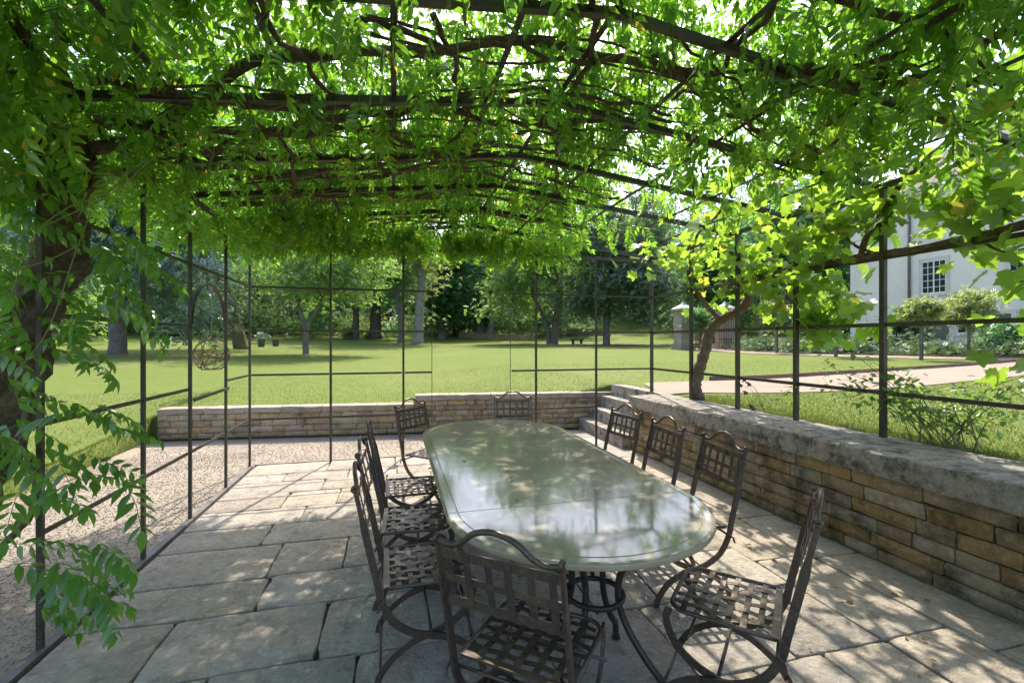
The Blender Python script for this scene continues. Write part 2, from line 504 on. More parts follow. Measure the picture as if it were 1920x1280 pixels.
def H(x, y):
    x, y = np.asarray(x, float), np.asarray(y, float)
    r = np.hypot(x, y)
    far_r = [0, 4, 8.5, 25, 46, 60, 80, 120, 180, 300, 900]
    right = np.interp(r, far_r, [0.77, 0.78, 0.84, 1.05, 1.28, 1.75, 3.6, 25, 52, 80, 80])
    mid = np.interp(r, far_r, [0.5, 0.5, 0.52, 0.84, 1.27, 1.75, 3.6, 25, 52, 80, 80])
    a = smooth01((x - 0.2) / 4.0)
    z = mid * (1 - a) + right * a
    left = np.interp(r, [0, 5, 7.5, 9.5, 12, 17, 25], [-0.01, 0.0, 0.08, 0.30, 0.52, 0.66, 0.84])
    l = smooth01((-3.2 - x) / 0.9) * (r < 25)
    z = z * (1 - l) + np.minimum(left, z) * l
    # behind the low wall the lawn starts at the wall's own height
    dyw = np.maximum(y - wall_y(x), 0)
    top = np.where(x < 0.36, 0.478, 0.64)
    cap = top + 0.05 * dyw + 0.18 * (1 - smooth01((4.4 - x) / 1.1)) + 10 * (x > 4.5) + 10 * (x < -3.86)
    z = np.minimum(z, cap)
    return z + 0.02 * np.sin(x * 0.5 + 1) * np.sin(y * 0.4) * np.clip((r - 6) / 10, 0, 1)


def build_lawn():
    xs = np.unique(np.round(np.concatenate([-np.geomspace(3.85, 330, 56), np.linspace(LAWN_X0, LAWN_X1, 24), np.geomspace(4.02, 330, 56)]), 4))
    ys = np.unique(np.round(np.concatenate([-np.geomspace(0.5, 60, 18), np.linspace(-0.4, 8.4, 40), 8.4 + np.geomspace(0.25, 370, 74)]), 4))
    nx, ny = len(xs), len(ys)
    X, Y = np.meshgrid(xs, ys, indexing='ij')
    inside = (X > LAWN_X0 - 1e-3) & (X < LAWN_X1 + 1e-3)
    jb = int(np.argmin(abs(ys - 8.4)))
    jw = jb - 2
    for i in range(nx):
        if LAWN_X0 - 1e-3 < xs[i] < LAWN_X1 + 1e-3:
            yw = wall_y(xs[i]) + 0.12
            # rows from jw on run from the wall to y=12, then as they are
            k = (Y[i] >= ys[jw] - 1e-6) & (Y[i] <= 14)
            j0, j1 = np.where(k)[0][0], np.where(k)[0][-1]
            old = Y[i, j0:j1 + 1].copy()
            Y[i, j0:j1 + 1] = yw + (old - old[0]) * (old[-1] - yw) / (old[-1] - old[0])
    Z = H(X, Y)
    # the bank down to the gravel on the left edge
    V = np.stack([X, Y, Z], -1).reshape(-1, 3)
    Fs = []
    for i in range(nx - 1):
        xin = xs[i] >= LAWN_X0 - 1e-3 and xs[i + 1] <= LAWN_X1 + 1e-3
        for j in range(ny - 1):
            if xin and j < jw: continue
            a = i * ny + j
            Fs.append((a, a + ny, a + ny + 1, a + 1))
    # earth edge where the lawn meets the court
    cnt = {}
    for f in Fs:
        for k in range(4):
            e = (f[k], f[(k + 1) % 4])
            if (e[1], e[0]) in cnt: cnt.pop((e[1], e[0]))
            else: cnt[e] = 1
    V = list(map(tuple, V))
    for a, b in cnt:
        if max(abs(V[a][0]), abs(V[b][0])) < 4.5 and max(V[a][1], V[b][1]) < 9.5 and min(V[a][1], V[b][1]) > -30:
            n = len(V)
            V += [(V[a][0], V[a][1], -0.2), (V[b][0], V[b][1], -0.2)]
            Fs.append((b, a, n, n + 1))
    o = obj('lawn', mesh('lawn', V, np.array(Fs), M['lawn'], True))
    tag(o, kind='structure')


build_lawn()


def drape(name, center, width, mat, kind='structure', dz=0.02, n=6, cross=4):
    c = spline(center, n)
    T = np.gradient(c, axis=0); T /= np.linalg.norm(T, axis=1)[:, None]
    nr = np.stack([-T[:, 1], T[:, 0]], -1)
    V, Fs = [], []
    wd = width if not np.isscalar(width) else np.full(len(c), width)
    if len(wd) != len(c): wd = np.interp(np.linspace(0, 1, len(c)), np.linspace(0, 1, len(wd)), wd)
    for i in range(len(c)):
        for k in range(cross + 1):
            q = c[i] + nr[i] * wd[i] * (k / cross - 0.5)
            V.append((q[0], q[1], float(H(q[0], q[1])) + dz))
    for i in range(len(c) - 1):
        for k in range(cross):
            a = i * (cross + 1) + k
            Fs.append((a, a + cross + 1, a + cross + 2, a + 1))
    o = obj(name, mesh(name, V, np.array(Fs), mat, True))
    tag(o, kind=kind)
    return c, nr, wd


# gravel court round the terrace, one sheet slightly below the slabs
gv, gf = [], []
gx = np.linspace(LAWN_X0 - 0.25, 3.5, 12)
for i, x in enumerate(gx):
    for y in np.linspace(-6, 1, 12):
        yy = -6 + (y + 6) / 7 * (wall_y(x) + 0.1 + 6)
        gv.append((x, yy, -0.03))
for i in range(11):
    for j in range(11):
        a = i * 12 + j
        gf.append((a, a + 12, a + 13, a + 1))
tag(obj('gravel_court', mesh('gravel_court', gv, np.array(gf), M['gravel'])), kind='structure')


def pebbles():
    oc = np.array([(1, 0, 0), (-1, 0, 0), (0, 1, 0), (0, -1, 0), (0, 0, 0.7), (0, 0, -0.7)], float)
    of = np.array([(0, 2, 4), (2, 1, 4), (1, 3, 4), (3, 0, 4), (2, 0, 5), (1, 2, 5), (3, 1, 5), (0, 3, 5)])
    n = 26000
    x = np.concatenate([rng.uniform(-3.9, -1.85, n * 2 // 3), rng.uniform(-3.6, 2.2, n // 3)])
    y = np.concatenate([2.0 + rng.random(n * 2 // 3) ** 1.5 * 5.5, rng.uniform(6.62, 8.1, n // 3)])
    ok = y < wall_y(x) - 0.05
    x, y = x[ok], y[ok]
    k = len(x)
    Mx = rotmats(rng.random(k) * 6.28, rng.normal(0, 0.4, k), rng.normal(0, 0.4, k))
    V, Fs = scatter(oc, of, np.stack([x, y, np.full(k, -0.027)], -1), Mx, rng.uniform(0.003, 0.010, k))
    o = obj('gravel_pebbles', mesh('gravel_pebbles', V, Fs, M['pebble']))
    tag(o, 'loose beige gravel chips scattered over the court beside the terrace', 'gravel', kind='stuff')


pebbles()

# paved terrace: a bed and slabs laid in courses
terr = obj('terrace_floor', mesh('terrace_floor', *box(XL + 0.06, 3.47, -1.6, YB + 0.06, -0.14, -0.022), M['joint']))
tag(terr, kind='structure')


def slab_mesh(wx, wy, k):
    r_ = random.Random(k)
    pts = []
    j = 0.007
    cs = [(-wx / 2, -wy / 2), (wx / 2, -wy / 2), (wx / 2, wy / 2), (-wx / 2, wy / 2)]
    for i in range(4):
        a, b = cs[i], cs[(i + 1) % 4]
        L = math.hypot(b[0] - a[0], b[1] - a[1])
        c = min(0.015 + r_.random() ** 2 * 0.05, L * 0.2)
        for f_ in (c / L * 0.35, c / L * 1.4, 0.25 + r_.uniform(-.06, .06), 0.42 + r_.uniform(-.05, .05), 0.58 + r_.uniform(-.05, .05), 0.76 + r_.uniform(-.06, .06), 1 - c / L * 1.4):
            x, y = a[0] + (b[0] - a[0]) * f_, a[1] + (b[1] - a[1]) * f_
            nx_, ny_ = (a[1] - b[1]) / L, (b[0] - a[0]) / L       # inward
            ins = r_.uniform(0, j) * (3.0 if r_.random() < 0.08 else 1) + (0.006 if f_ < 0.1 else 0)
            pts.append((x + nx_ * ins, y + ny_ * ins))
    n = len(pts)
    cx = sum(p[0] for p in pts) / n; cyy = sum(p[1] for p in pts) / n
    V = []
    for z, s in ((-0.04, 0.0), (-0.006, 0.0), (-0.0015, 0.003), (0.0, 0.009)):
        for x, y in pts:
            d = math.hypot(x - cx, y - cyy)
            V.append((x - (x - cx) / d * s, y - (y - cyy) / d * s, z + (r_.uniform(-0.002, 0.0015) if z > -0.01 else 0)))
    V.append((cx, cyy, r_.uniform(-0.003, 0.002)))
    Fs = []
    for q in range(3):
        for i in range(n):
            i2 = (i + 1) % n
            Fs.append((q * n + i, q * n + i2, (q + 1) * n + i2, (q + 1) * n + i))
    for i in range(n):
        Fs.append((3 * n + i, 3 * n + (i + 1) % n, 4 * n))
    return mesh('slab', V, Fs, M['slab'], True)


def lay_slabs():
    r_ = random.Random(24)
    k = 0

    def put(x0, x1, y0, y1):
        nonlocal k
        g = r_.uniform(0.001, 0.004)
        me = slab_mesh(x1 - x0 - g, y1 - y0 - g, k)
        obj('slab', me, terr, ((x0 + x1) / 2, (y0 + y1) / 2, r_.uniform(-0.004, 0.003)), (r_.gauss(0, .003), r_.gauss(0, .003), r_.gauss(0, .004)))
        k += 1
    # main field: courses across the terrace
    y = YB + 0.06
    while y > -0.9:
        h = r_.choice([0.3, 0.36, 0.42, 0.48]) if y > 4.5 else r_.choice([0.34, 0.42, 0.48, 0.54, 0.6])
        x = XL + 0.06
        while x < 2.55 - 0.01:
            wv = r_.uniform(0.42, 1.0)
            x1 = x + wv
            if x1 > 2.55 - 0.4: x1 = 2.55
            if r_.random() < 0.12 and h > 0.5:
                m_ = y - h * r_.uniform(0.42, 0.58)
                put(x, x1, m_, y); put(x, x1, y - h, m_)
            else:
                put(x, x1, y - h, y)
            x = x1
        y -= h
    # two long courses along the right-hand wall
    for (xa, xb) in ((2.55, 3.02), (3.02, 3.45)):
        y = YB + 0.06
        while y > -0.9:
            L = r_.uniform(0.7, 1.3)
            put(xa, xb, y - L, y)
            y -= L
    # landing in front of the steps
    y = wall_y(3) - 0.25
    while y > YB + 0.2:
        y0 = max(y - 0.6, YB + 0.07)
        put(2.15, 2.8, y0, y); put(2.8, 3.34, y0, y)
        y = y0


lay_slabs()
o = obj('metal_edging_strip', mesh('metal_edging_strip', *join(box(XL - 0.02, XL + 0.035, -1.6, YB + 0.03, -0.06, 0.006)), M['edging']))
tag(o, 'flat grey steel edging strip between the stone slabs and the gravel', 'edging')
o = obj('metal_edging_strip', mesh('metal_edging_strip', *join(box(XL + 0.036, 2.1, YB + 0.065, YB + 0.09, -0.06, 0.004)), M['edging']))
tag(o, 'thin dark edging strip along the far end of the stone terrace', 'edging')

# paths
path_c = [(4.2, 6.85), (5.2, 6.55), (7, 6.45), (10, 6.9), (14, 7.6), (19, 8.6), (26, 10)]
pc, pn, pw = drape('garden_path', path_c, np.array([1.35, 1.8, 1.95, 1.95, 1.95, 1.95]), M['path'], dz=0.012)


def kerb(c, nr, off, h, label):
    V, Fs = [], []
    for i in range(len(c)):
        for (t_, z) in ((0, -0.05), (0, h), (0.035, h), (0.035, -0.05)):
            q = c[i] + nr[i] * (off + t_)
            V.append((q[0], q[1], float(H(q[0], q[1])) + z))
    for i in range(len(c) - 1):
        for k in range(3):
            a = i * 4 + k
            Fs.append((a, a + 4, a + 5, a + 1))
    o = obj('path_edging', mesh('path_edging', V, np.array(Fs), M['corten']))
    tag(o, label, 'path edging')


kerb(pc[8:], pn[8:], 0.975, 0.085, 'rust brown steel edging on the far side of the near gravel path')
path2_c = [(24, 3), (21, 7), (18.6, 11), (17.0, 16), (17.0, 20), (18.3, 24.5), (20.5, 31), (20, 38), (14, 44)]
pc2, pn2, pw2 = drape('gate_path', path2_c, 1.7, M['path'], dz=0.02)
kerb(pc2[4:30], pn2[4:30], -0.9, 0.08, 'thin brown edging between the gate path and the flower bed')

# mulch ring under the dark evergreen
tx9, ty9 = P(1137, 44)
V = [(tx9, ty9, float(H(tx9, ty9)) + 0.03)]
for k in range(28):
    a = 2 * PI * k / 28; rr = 4.0 * (1 + 0.08 * math.sin(3 * a))
    V.append((tx9 + rr * math.cos(a), ty9 + rr * math.sin(a), float(H(tx9 + rr * math.cos(a), ty9 + rr * math.sin(a))) + 0.025))
tag(obj('mulch_ground', mesh('mulch_ground', V, [(0, 1 + k, 1 + (k + 1) % 28) for k in range(28)], M['mulch'])), kind='structure')


# grass blades where the lawn is near enough to see them
def grass():
    pos = []

    def add(n, fx, fy, ok):
        x, y = fx(n), fy(n)
        k = ok(x, y)
        pos.append(np.stack([x[k], y[k]], -1))
    def not_path(x, y):
        c = np.array(pc)
        d = np.min(np.hypot(x[:, None] - c[None, :, 0], y[:, None] - c[None, :, 1]), axis=1)
        return d > 1.02
    add(34000, lambda n: 4.06 + rng.random(n) ** 2.2 * 8, lambda n: rng.uniform(1.2, 6.0, n), not_path)
    add(5000, lambda n: 4.2 + rng.random(n) * 9, lambda n: rng.uniform(7.2, 13, n), not_path)
    add(16000, lambda n: rng.uniform(-3.8, 4.0, n), lambda n: 7.9 + rng.random(n) ** 3.2 * 6, lambda x, y: y > wall_y(x) + 0.16)
    add(24000, lambda n: -3.75 - rng.random(n) ** 2.6 * 7, lambda n: rng.uniform(3.0, 11, n), lambda x, y: x < -3.7)
    p = np.concatenate(pos)
    k = len(p)
    z = H(p[:, 0], p[:, 1])
    yaw = rng.random(k) * 6.28
    h = rng.uniform(0.016, 0.04, k)
    wv = 0.0045
    dx, dy = np.cos(yaw), np.sin(yaw)
    ln = rng.normal(0, 0.4, (k, 2)) * h[:, None]
    V = np.zeros((k, 3, 3))
    V[:, 0] = np.stack([p[:, 0] - dx * wv, p[:, 1] - dy * wv, z - 0.004], -1)
    V[:, 1] = np.stack([p[:, 0] + dx * wv, p[:, 1] + dy * wv, z - 0.004], -1)
    V[:, 2] = np.stack([p[:, 0] + ln[:, 0], p[:, 1] + ln[:, 1], z + h], -1)
    o = obj('grass', mesh('grass', V.reshape(-1, 3), np.arange(k * 3).reshape(-1, 3), M['grass']))
    tag(o, 'short mown grass blades of the lawn around the terrace', 'grass', kind='stuff')


grass()


# ------------------------------------------------------------------ stone walls
def stone_variants(mat, n=8, proud=0.16):
    """unit stones: x -.5...5 length, z -.5...5 height, face towards -y"""
    out = []
    for s in range(n):
        r_ = random.Random(100 + s)
        nx_, nz_ = 5, 4
        V, Fs = [], []
        for i in range(nx_):
            for k in range(nz_):
                u, v = i / (nx_ - 1) * 2 - 1, k / (nz_ - 1) * 2 - 1
                e = max(abs(u), abs(v))
                x, z = 0.5 * u, 0.5 * v
                if abs(u) == 1 and abs(v) == 1: x *= 0.985; z *= 0.95
                x += r_.uniform(-.015, .015); z += r_.uniform(-.035, .035) * (0.6 if abs(v) == 1 else 1)
                y = 0.0 if e == 1 else -proud * (0.75 + r_.uniform(-.3, .35))
                V.append((x, y, z))
        for i in range(nx_ - 1):
            for k in range(nz_ - 1):
                a = i * nz_ + k
                Fs.append((a, a + nz_, a + nz_ + 1, a + 1))
        rim = [i * nz_ for i in range(nx_)] + [(nx_ - 1) * nz_ + k for k in range(1, nz_)] + [i * nz_ + nz_ - 1 for i in range(nx_ - 2, -1, -1)] + [k for k in range(nz_ - 2, 0, -1)]
        b = len(V)
        for q in rim: V.append((V[q][0], 0.9, V[q][2]))
        m_ = len(rim)
        for i in range(m_):
            i2 = (i + 1) % m_
            Fs.append((rim[i], b + i, b + i2, rim[i2]))
        out.append(mesh('stone', V, Fs, mat, False))
    return out


def rubble_wall(thing, p0, p1, courses, top_z, mat_var, lens, depth=0.13, seed=3, gap=0.008, z0=0.0):
    """stones as children; p0->p1 runs along the face, the face looks to the right-hand normal (-y of the local frame)"""
    r_ = random.Random(seed)
    p0, p1 = np.array(p0, float), np.array(p1, float)
    L = np.linalg.norm(p1 - p0)
    t = (p1 - p0) / L
    ang = math.atan2(t[1], t[0])
    z = z0
    for h in courses:
        s = -r_.uniform(0, 0.12)
        while s < L - 0.02:
            l = r_.uniform(*lens)
            a, b = max(s, 0), min(s + l, L)
            if L - b < lens[0] * 0.5: b = L
            if b - a > 0.04:
                c = p0 + t * (a + b) / 2
                o = obj('stone', r_.choice(mat_var), thing.o,
                        (c[0] - thing.loc[0], c[1] - thing.loc[1], z + h / 2 - thing.loc[2]),
                        (r_.gauss(0, .008), r_.gauss(0, .012), ang + r_.gauss(0, .008)),
                        (b - a - gap, depth * r_.uniform(0.85, 1.1), h - gap * r_.uniform(.7, 1.3)))
            s += l
            if b == L: break
        z += h


def coping(thing, p0, p1, depth, z0, z1, mat, lens, seed, over=0.03):
    r_ = random.Random(seed)
    p0, p1 = np.array(p0, float), np.array(p1, float)
    L = np.linalg.norm(p1 - p0); t = (p1 - p0) / L; nrm = np.array([t[1], -t[0]])   # towards the face
    s = 0
    while s < L - 0.05:
        l = r_.uniform(*lens)
        e = min(s + l, L)
        if L - e < lens[0] * 0.6: e = L
        n_ = max(4, int((e - s) / 0.12))
        prof = [(over, z0), (over + 0.004, z0 + 0.02), (over, z1 - 0.015), (over - 0.006, z1 - 0.004), (over - 0.016, z1), (-depth * 0.5, z1 + 0.004), (-depth, z1 - 0.004), (-depth - 0.004, z0)]
        V, Fs = [], []
        for i in range(n_ + 1):
            q = s + 0.005 + (e - s - 0.010) * i / n_
            ed = 0.01 if i in (0, n_) else 0
            for (d, z) in prof:
                c = p0 + t * q + nrm * (d - (ed if d > 0 else 0) + r_.gauss(0, .0035))
                V.append((c[0], c[1], z + r_.gauss(0, .0025) - (ed * 0.5 if z == z1 else 0)))
        m_ = len(prof)
        for i in range(n_):
            for k in range(m_):
                k2 = (k + 1) % m_
                Fs.append((i * m_ + k, (i + 1) * m_ + k, (i + 1) * m_ + k2, i * m_ + k2))
        Fs.append(tuple(range(m_))); Fs.append(tuple(n_ * m_ + k for k in range(m_ - 1, -1, -1)))
        thing.part('coping_stone', (V, Fs), mat, world=True)
        s = e


WX = 3.42
VAR_R = stone_variants(M['wallstone'], proud=0.16)
VAR_B = stone_variants(M['backstone'], proud=0.2)
wr = Thing('stone_wall', 'ochre stone retaining wall with thick grey coping on the right of the terrace', 'wall', (WX, 3, 0))
wr.part('core', box(WX + 0.035, 4.0, -1.2, 6.1, -0.1, 0.62), M['mortar'], world=True)
rubble_wall(wr, (WX, 6.12), (WX, -1.1), [0.095, 0.10, 0.105, 0.11, 0.11, 0.105], 0.63, VAR_R, (0.2, 0.5), depth=0.13, seed=5)
coping(wr, (WX, 6.16), (WX, -1.1), 0.64, 0.628, 0.80, M['coping'], (1.3, 2.3), 8, over=0.04)
# end of the wall towards the steps
rubble_wall(wr, (4.0, 6.12), (WX + 0.03, 6.12), [0.095, 0.10, 0.105, 0.11, 0.11, 0.105], 0.63, VAR_R, (0.2, 0.4), depth=0.1, seed=6)

BW0, BW1, BWM = -3.72, 4.12, 0.36
wb = Thing('stone_wall', 'low pale rubble wall between gravel court and lawn, its right half taller', 'wall', (BWM, wall_y(BWM), 0))
p = lambda x: (x, wall_y(x))
for (xa, xb, hz, crs, seed, lens) in ((BW0, BWM, 0.40, [0.085, 0.10, 0.11, 0.105], 31, (0.14, 0.42)), (BWM, BW1, 0.555, [0.085, 0.10, 0.09, 0.10, 0.09, 0.09], 32, (0.12, 0.36))):
    q0, q1 = p(xa), p(xb)
    rubble_wall(wb, q0, q1, crs, hz, VAR_B, lens, depth=0.1, seed=seed, gap=0.007)
    coping(wb, (q0[0], q0[1]), (q1[0], q1[1]), 0.3, sum(crs) + 0.004, sum(crs) + 0.10, M['backcoping'], (0.45, 0.9), seed + 4, over=0.02)
    V, Fs = bar((q0[0], q0[1] + 0.17, (sum(crs) - 0.1) / 2), (q1[0], q1[1] + 0.17, (sum(crs) - 0.1) / 2), 0.27, sum(crs) + 0.1)
    wb.part('core', (V, Fs), M['mortar'], world=True)
# end faces
rubble_wall(wb, (BW0, wall_y(BW0) + 0.3), (BW0, wall_y(BW0)), [0.085, 0.10, 0.11, 0.105], 0.4, VAR_B, (0.14, 0.3), depth=0.08, seed=41)
rubble_wall(wb, (BWM, wall_y(BWM) + 0.3), (BWM, wall_y(BWM) + 0.02), [0.075, 0.08], 0.55, VAR_B, (0.14, 0.3), depth=0.05, seed=42, z0=0.405)

st = Thing('stone_steps', 'worn stone steps climbing between the two garden walls', 'steps', (3.4, 6.9, 0))
for i in range(4):
    x0 = 3.30 + 0.22 * i
    V, Fs = box(x0, 4.35, 6.2, wall_y(3.6) - 0.02, -0.02 + 0.2 * i + (0.001 * i), 0.2 * (i + 1) - 0.005)
    st.part('step', (V, Fs), M['coping'], world=True)

# far terrace wall in the park
for (pts, hh, lab) in (((P(1000, 58), P(862, 64)), 0.75, 'low dry stone wall far across the lawn left of the forked tree'), ((P(1145, 66), P(1062, 68)), 1.0, 'low stone wall on the far slope behind the dark evergreen')):
    (xa, ya), (xb, yb) = pts
    fw = Thing('stone_wall', lab, 'wall', ((xa + xb) / 2, (ya + yb) / 2, float(H((xa + xb) / 2, (ya + yb) / 2))))
    n_ = 14
    for i in range(n_):
        a, b = i / n_, (i + 1) / n_
        za = float(H(xa + (xb - xa) * (a + b) / 2, ya + (yb - ya) * (a + b) / 2))
        fw.part('wall_section', bar((xa + (xb - xa) * a, ya + (yb - ya) * a, za + hh / 2 - 0.2), (xa + (xb - xa) * b, ya + (yb - ya) * b, za + hh / 2 - 0.2 + random.uniform(-.06, .06)), 0.4, hh + 0.4), M['backstone'], world=True)

# ------------------------------------------------------------------ pergola
EAVE, RIDGE, RX = 2.88, 3.24, 1.10


def roof(x):
    return EAVE + (RIDGE - EAVE) * (x - XL) / (RX - XL) if x < RX else EAVE + (RIDGE - EAVE) * (XR - x) / (XR - RX)


def roofv(x):
    x = np.asarray(x)
    return np.where(x < RX, EAVE + (RIDGE - EAVE) * (x - XL) / (RX - XL), EAVE + (RIDGE - EAVE) * (XR - x) / (XR - RX))


pg = Thing('pergola', 'dark iron pergola frame with gabled roof standing over the terrace', 'pergola', (RX, 3.2, 0))
PY_L = [1.95, 2.92, 3.93, 4.73, 5.64, YB]
PY_R = [1.95, 2.94, 3.80, 4.62, 5.5, YB]
BARS = [-0.6, 0.2, 1.1, 2.1, 3.0, 3.93, 4.75, 5.64]
RAILS = [0.60, 1.17, 1.74, 2.30]


def pw_(name, vf, mat=None, **kw): return pg.part(name, vf, mat or M['iron'], world=True, **kw)


def tee(p0, p1, web=0.045, fl=0.042):
    """T iron: upright web with a flange below"""
    p0, p1 = np.array(p0, float), np.array(p1, float)
    u = np.array((0, 0, 1.0))
    return join(bar(p0 + u * web / 2, p1 + u * web / 2, 0.009, web), bar(p0 - u * 0.004, p1 - u * 0.004, fl, 0.007))


for y in PY_L[1:]:
    pw_('post', bar((XL, y, -0.05), (XL, y, EAVE), 0.025, 0.025, up=(0, 1, 0)))
for y in PY_R:
    pw_('post', bar((XR, y, 0.79), (XR, y, EAVE), 0.040, 0.040, up=(0, 1, 0)))
for x, z0 in ((-0.81, -0.05), (0.13, -0.05), (2.05, -0.05), (3.02, -0.05)):
    pw_('post', bar((x, YB, z0), (x, YB, EAVE), 0.029, 0.029, up=(0, 1, 0)))
# rails: left side
for z in RAILS:
    for a, b in zip(PY_L[1:-1], PY_L[2:]):
        if abs(a - 4.73) < 0.01 and z > 1.0: continue
        pw_('rail', bar((XL, a + 0.02, z), (XL, b - 0.02, z), 0.009, 0.027))
pw_('rail', bar((XL + 0.03, 4.73, 1.07), (XL + 0.03, 5.64, 1.09), 0.010, 0.03))
a_ = [(XL, 4.745 + 0.44 * (1 - math.cos(t)), 1.75 + 0.42 * math.sin(t)) for t in np.linspace(0, PI, 15)]
pw_('arch', ribbon(a_, (1, 0, 0), 0.012, 0.034))
pw_('rail', bar((XL, 4.75, 2.30), (XL, 5.62, 2.30), 0.010, 0.028))
# rails: back row, with a door opening
for z in RAILS:
    for a, b in ((XL, -0.81), (-0.81, 0.13), (0.13, 0.52), (1.655, 2.05), (2.05, 3.02), (3.02, XR)):
        if z < 0.7 and a > 3: continue
        pw_('rail', bar((a + 0.02, YB, z), (b - (0.0 if b in (0.52,) else 0.02), YB, z), 0.009, 0.027))
for x in (0.52, 1.655):
    pw_('door_wire', tube([(x, YB, 0.0), (x, YB, 2.30)], 0.005, 5))
a_ = [(1.0875 - 0.5675 * math.cos(t), YB, 2.30 + 0.26 * math.sin(t)) for t in np.linspace(0, PI, 15)]
pw_('arch', tube(a_, 0.005, 5))
# rails: right side on the coping
for z in (1.17, 1.74, 2.30):
    for a, b in zip(PY_R[:-1], PY_R[1:]):
        pw_('rail', bar((XR, a + 0.022, z), (XR, b - 0.022, z), 0.012, 0.034))
# eaves, tie beam
pw_('eave_beam', bar((XL, -1.2, EAVE + 0.02), (XL, YB, EAVE + 0.02), 0.04, 0.04), M['roofiron'])
pw_('eave_beam', bar((XR, -1.2, EAVE + 0.022), (XR, YB, EAVE + 0.022), 0.045, 0.045), M['roofiron'])
pw_('tie_beam', bar((XL + 0.021, YB, EAVE + 0.0), (XR - 0.023, YB, EAVE + 0.0), 0.04, 0.04), M['roofiron'])
for y in BARS + [YB]:
    pw_('rafter', tee((XL + 0.02, y, EAVE + 0.03), (RX, y, RIDGE)), M['iron'])
    pw_('rafter', tee((RX, y, RIDGE), (XR - 0.02, y, EAVE + 0.03)), M['iron'])
for x in (-1.2, -0.6, 0.0, 0.62, RX, 1.75, 2.4, 3.1, 3.6):
    z = roof(x) + 0.055
    pw_('purlin', bar((x, -1.2, z), (x, YB, z), 0.034, 0.008), M['roofiron'])
# wires
for k, y in enumerate(np.arange(1.4, 6.4, 0.42)):
    y = y + 0.07 * math.sin(k * 3)
    pw_('wire', tube([(XL, y, EAVE + 0.07), (RX, y, RIDGE + 0.07), (XR, y, EAVE + 0.07)], 0.0025, 4), M['wire'])


# ------------------------------------------------------------------ table
tb = Thing('dining_table', 'long oval table with glossy grey green glazed top on iron legs', 'table', (0.93, 3.23, 0))
TX, TY0, TY1, TR, TZ = 0.93, 2.26, 4.20, 0.68, 0.755
RINGS = [(0.10, -0.034), (0.012, -0.034), (0.003, -0.030), (0.0, -0.024), (0.0, -0.012), (0.003, -0.006), (0.009, -0.002), (0.018, 0.0), (0.05, 0.0), (0.053, -0.0025), (0.057, -0.0025), (0.060, 0.0)]


def half_panel(cy, sgn, RINGS=RINGS):
    V, Fs = [], []
    n = 48
    for ins, z in RINGS:
        for i in range(n + 1):
            a = PI * i / n
            V.append((TX + (TR - ins) * math.cos(a), cy + sgn * max((TR - ins) * math.sin(a), 0.0) + sgn * 0.003, TZ + z))
    m_ = n + 1
    for r_ in range(len(RINGS) - 1):
        for i in range(n):
            q = (r_ * m_ + i, r_ * m_ + i + 1, (r_ + 1) * m_ + i + 1, (r_ + 1) * m_ + i)
            Fs.append(q if sgn > 0 else q[::-1])
    last = [(len(RINGS) - 1) * m_ + i for i in range(m_)]
    first = list(range(m_))
    Fs.append(tuple(last) if sgn > 0 else tuple(last[::-1]))
    Fs.append(tuple(first[::-1]) if sgn > 0 else tuple(first))
    return V, Fs


def mid_panel(y0, y1, RINGS=RINGS):
    prof = [(-TR + i, z) for i, z in RINGS] + [(TR - i, z) for i, z in RINGS[::-1]]
    V, Fs = [], []
    for y in (y0, y1):
        for x, z in prof: V.append((TX + x, y, TZ + z))
    m_ = len(prof)
    for k in range(m_):
        k2 = (k + 1) % m_
        Fs.append((k, k2, m_ + k2, m_ + k))
    Fs.append(tuple(range(m_ - 1, -1, -1))); Fs.append(tuple(range(m_, 2 * m_)))
    return V, Fs


for nm, vf in (('top_panel', half_panel(TY0, -1)), ('top_panel', half_panel(TY1, 1)), ('top_panel', mid_panel(TY0 + 0.003, TY1 - 0.003))):
    o = tb.part(nm, vf, M['table'], world=True)
    o.data.materials.append(M['tableedge'])
    for pl_ in o.data.polygons:
        zc_ = sum(o.data.vertices[i].co.z for i in pl_.vertices) / len(pl_.vertices)
        if zc_ < TZ - 0.005 and abs(pl_.normal.z) < 0.95: pl_.material_index = 1
for cy in (2.02, 4.44):
    for k in range(4):
        a = PI / 4 + PI / 2 * k
        ca, sa = math.cos(a), math.sin(a)
        pf = spline([(0.30, 0.705), (0.22, 0.66), (0.135, 0.54), (0.115, 0.42), (0.15, 0.30), (0.24, 0.17), (0.315, 0.09), (0.325, 0.03), (0.325, 0.012)], 5)
        tb.part('leg', tube([(TX + r_ * ca, cy + r_ * sa, z) for r_, z in pf], 0.0165, 8), M['tableiron'], world=True, smooth=True)
        tb.part('foot', tube([(TX + 0.325 * ca, cy + 0.325 * sa, 0.0), (TX + 0.325 * ca, cy + 0.325 * sa, 0.02)], 0.024, 10), M['tableiron'], world=True)
    ring = [(TX + 0.135 * math.cos(t), cy + 0.135 * math.sin(t), 0.40) for t in np.linspace(0, 2 * PI, 25)]
    tb.part('ring', tube(ring, 0.013, 8, cap=False), M['tableiron'], world=True, smooth=True)
    tb.part('top_frame', join(bar((TX - 0.5, cy, 0.712), (TX + 0.5, cy, 0.712), 0.04, 0.016), bar((TX, cy - 0.3, 0.7), (TX, cy + 0.3, 0.7), 0.04, 0.008)), M['tableiron'], world=True)
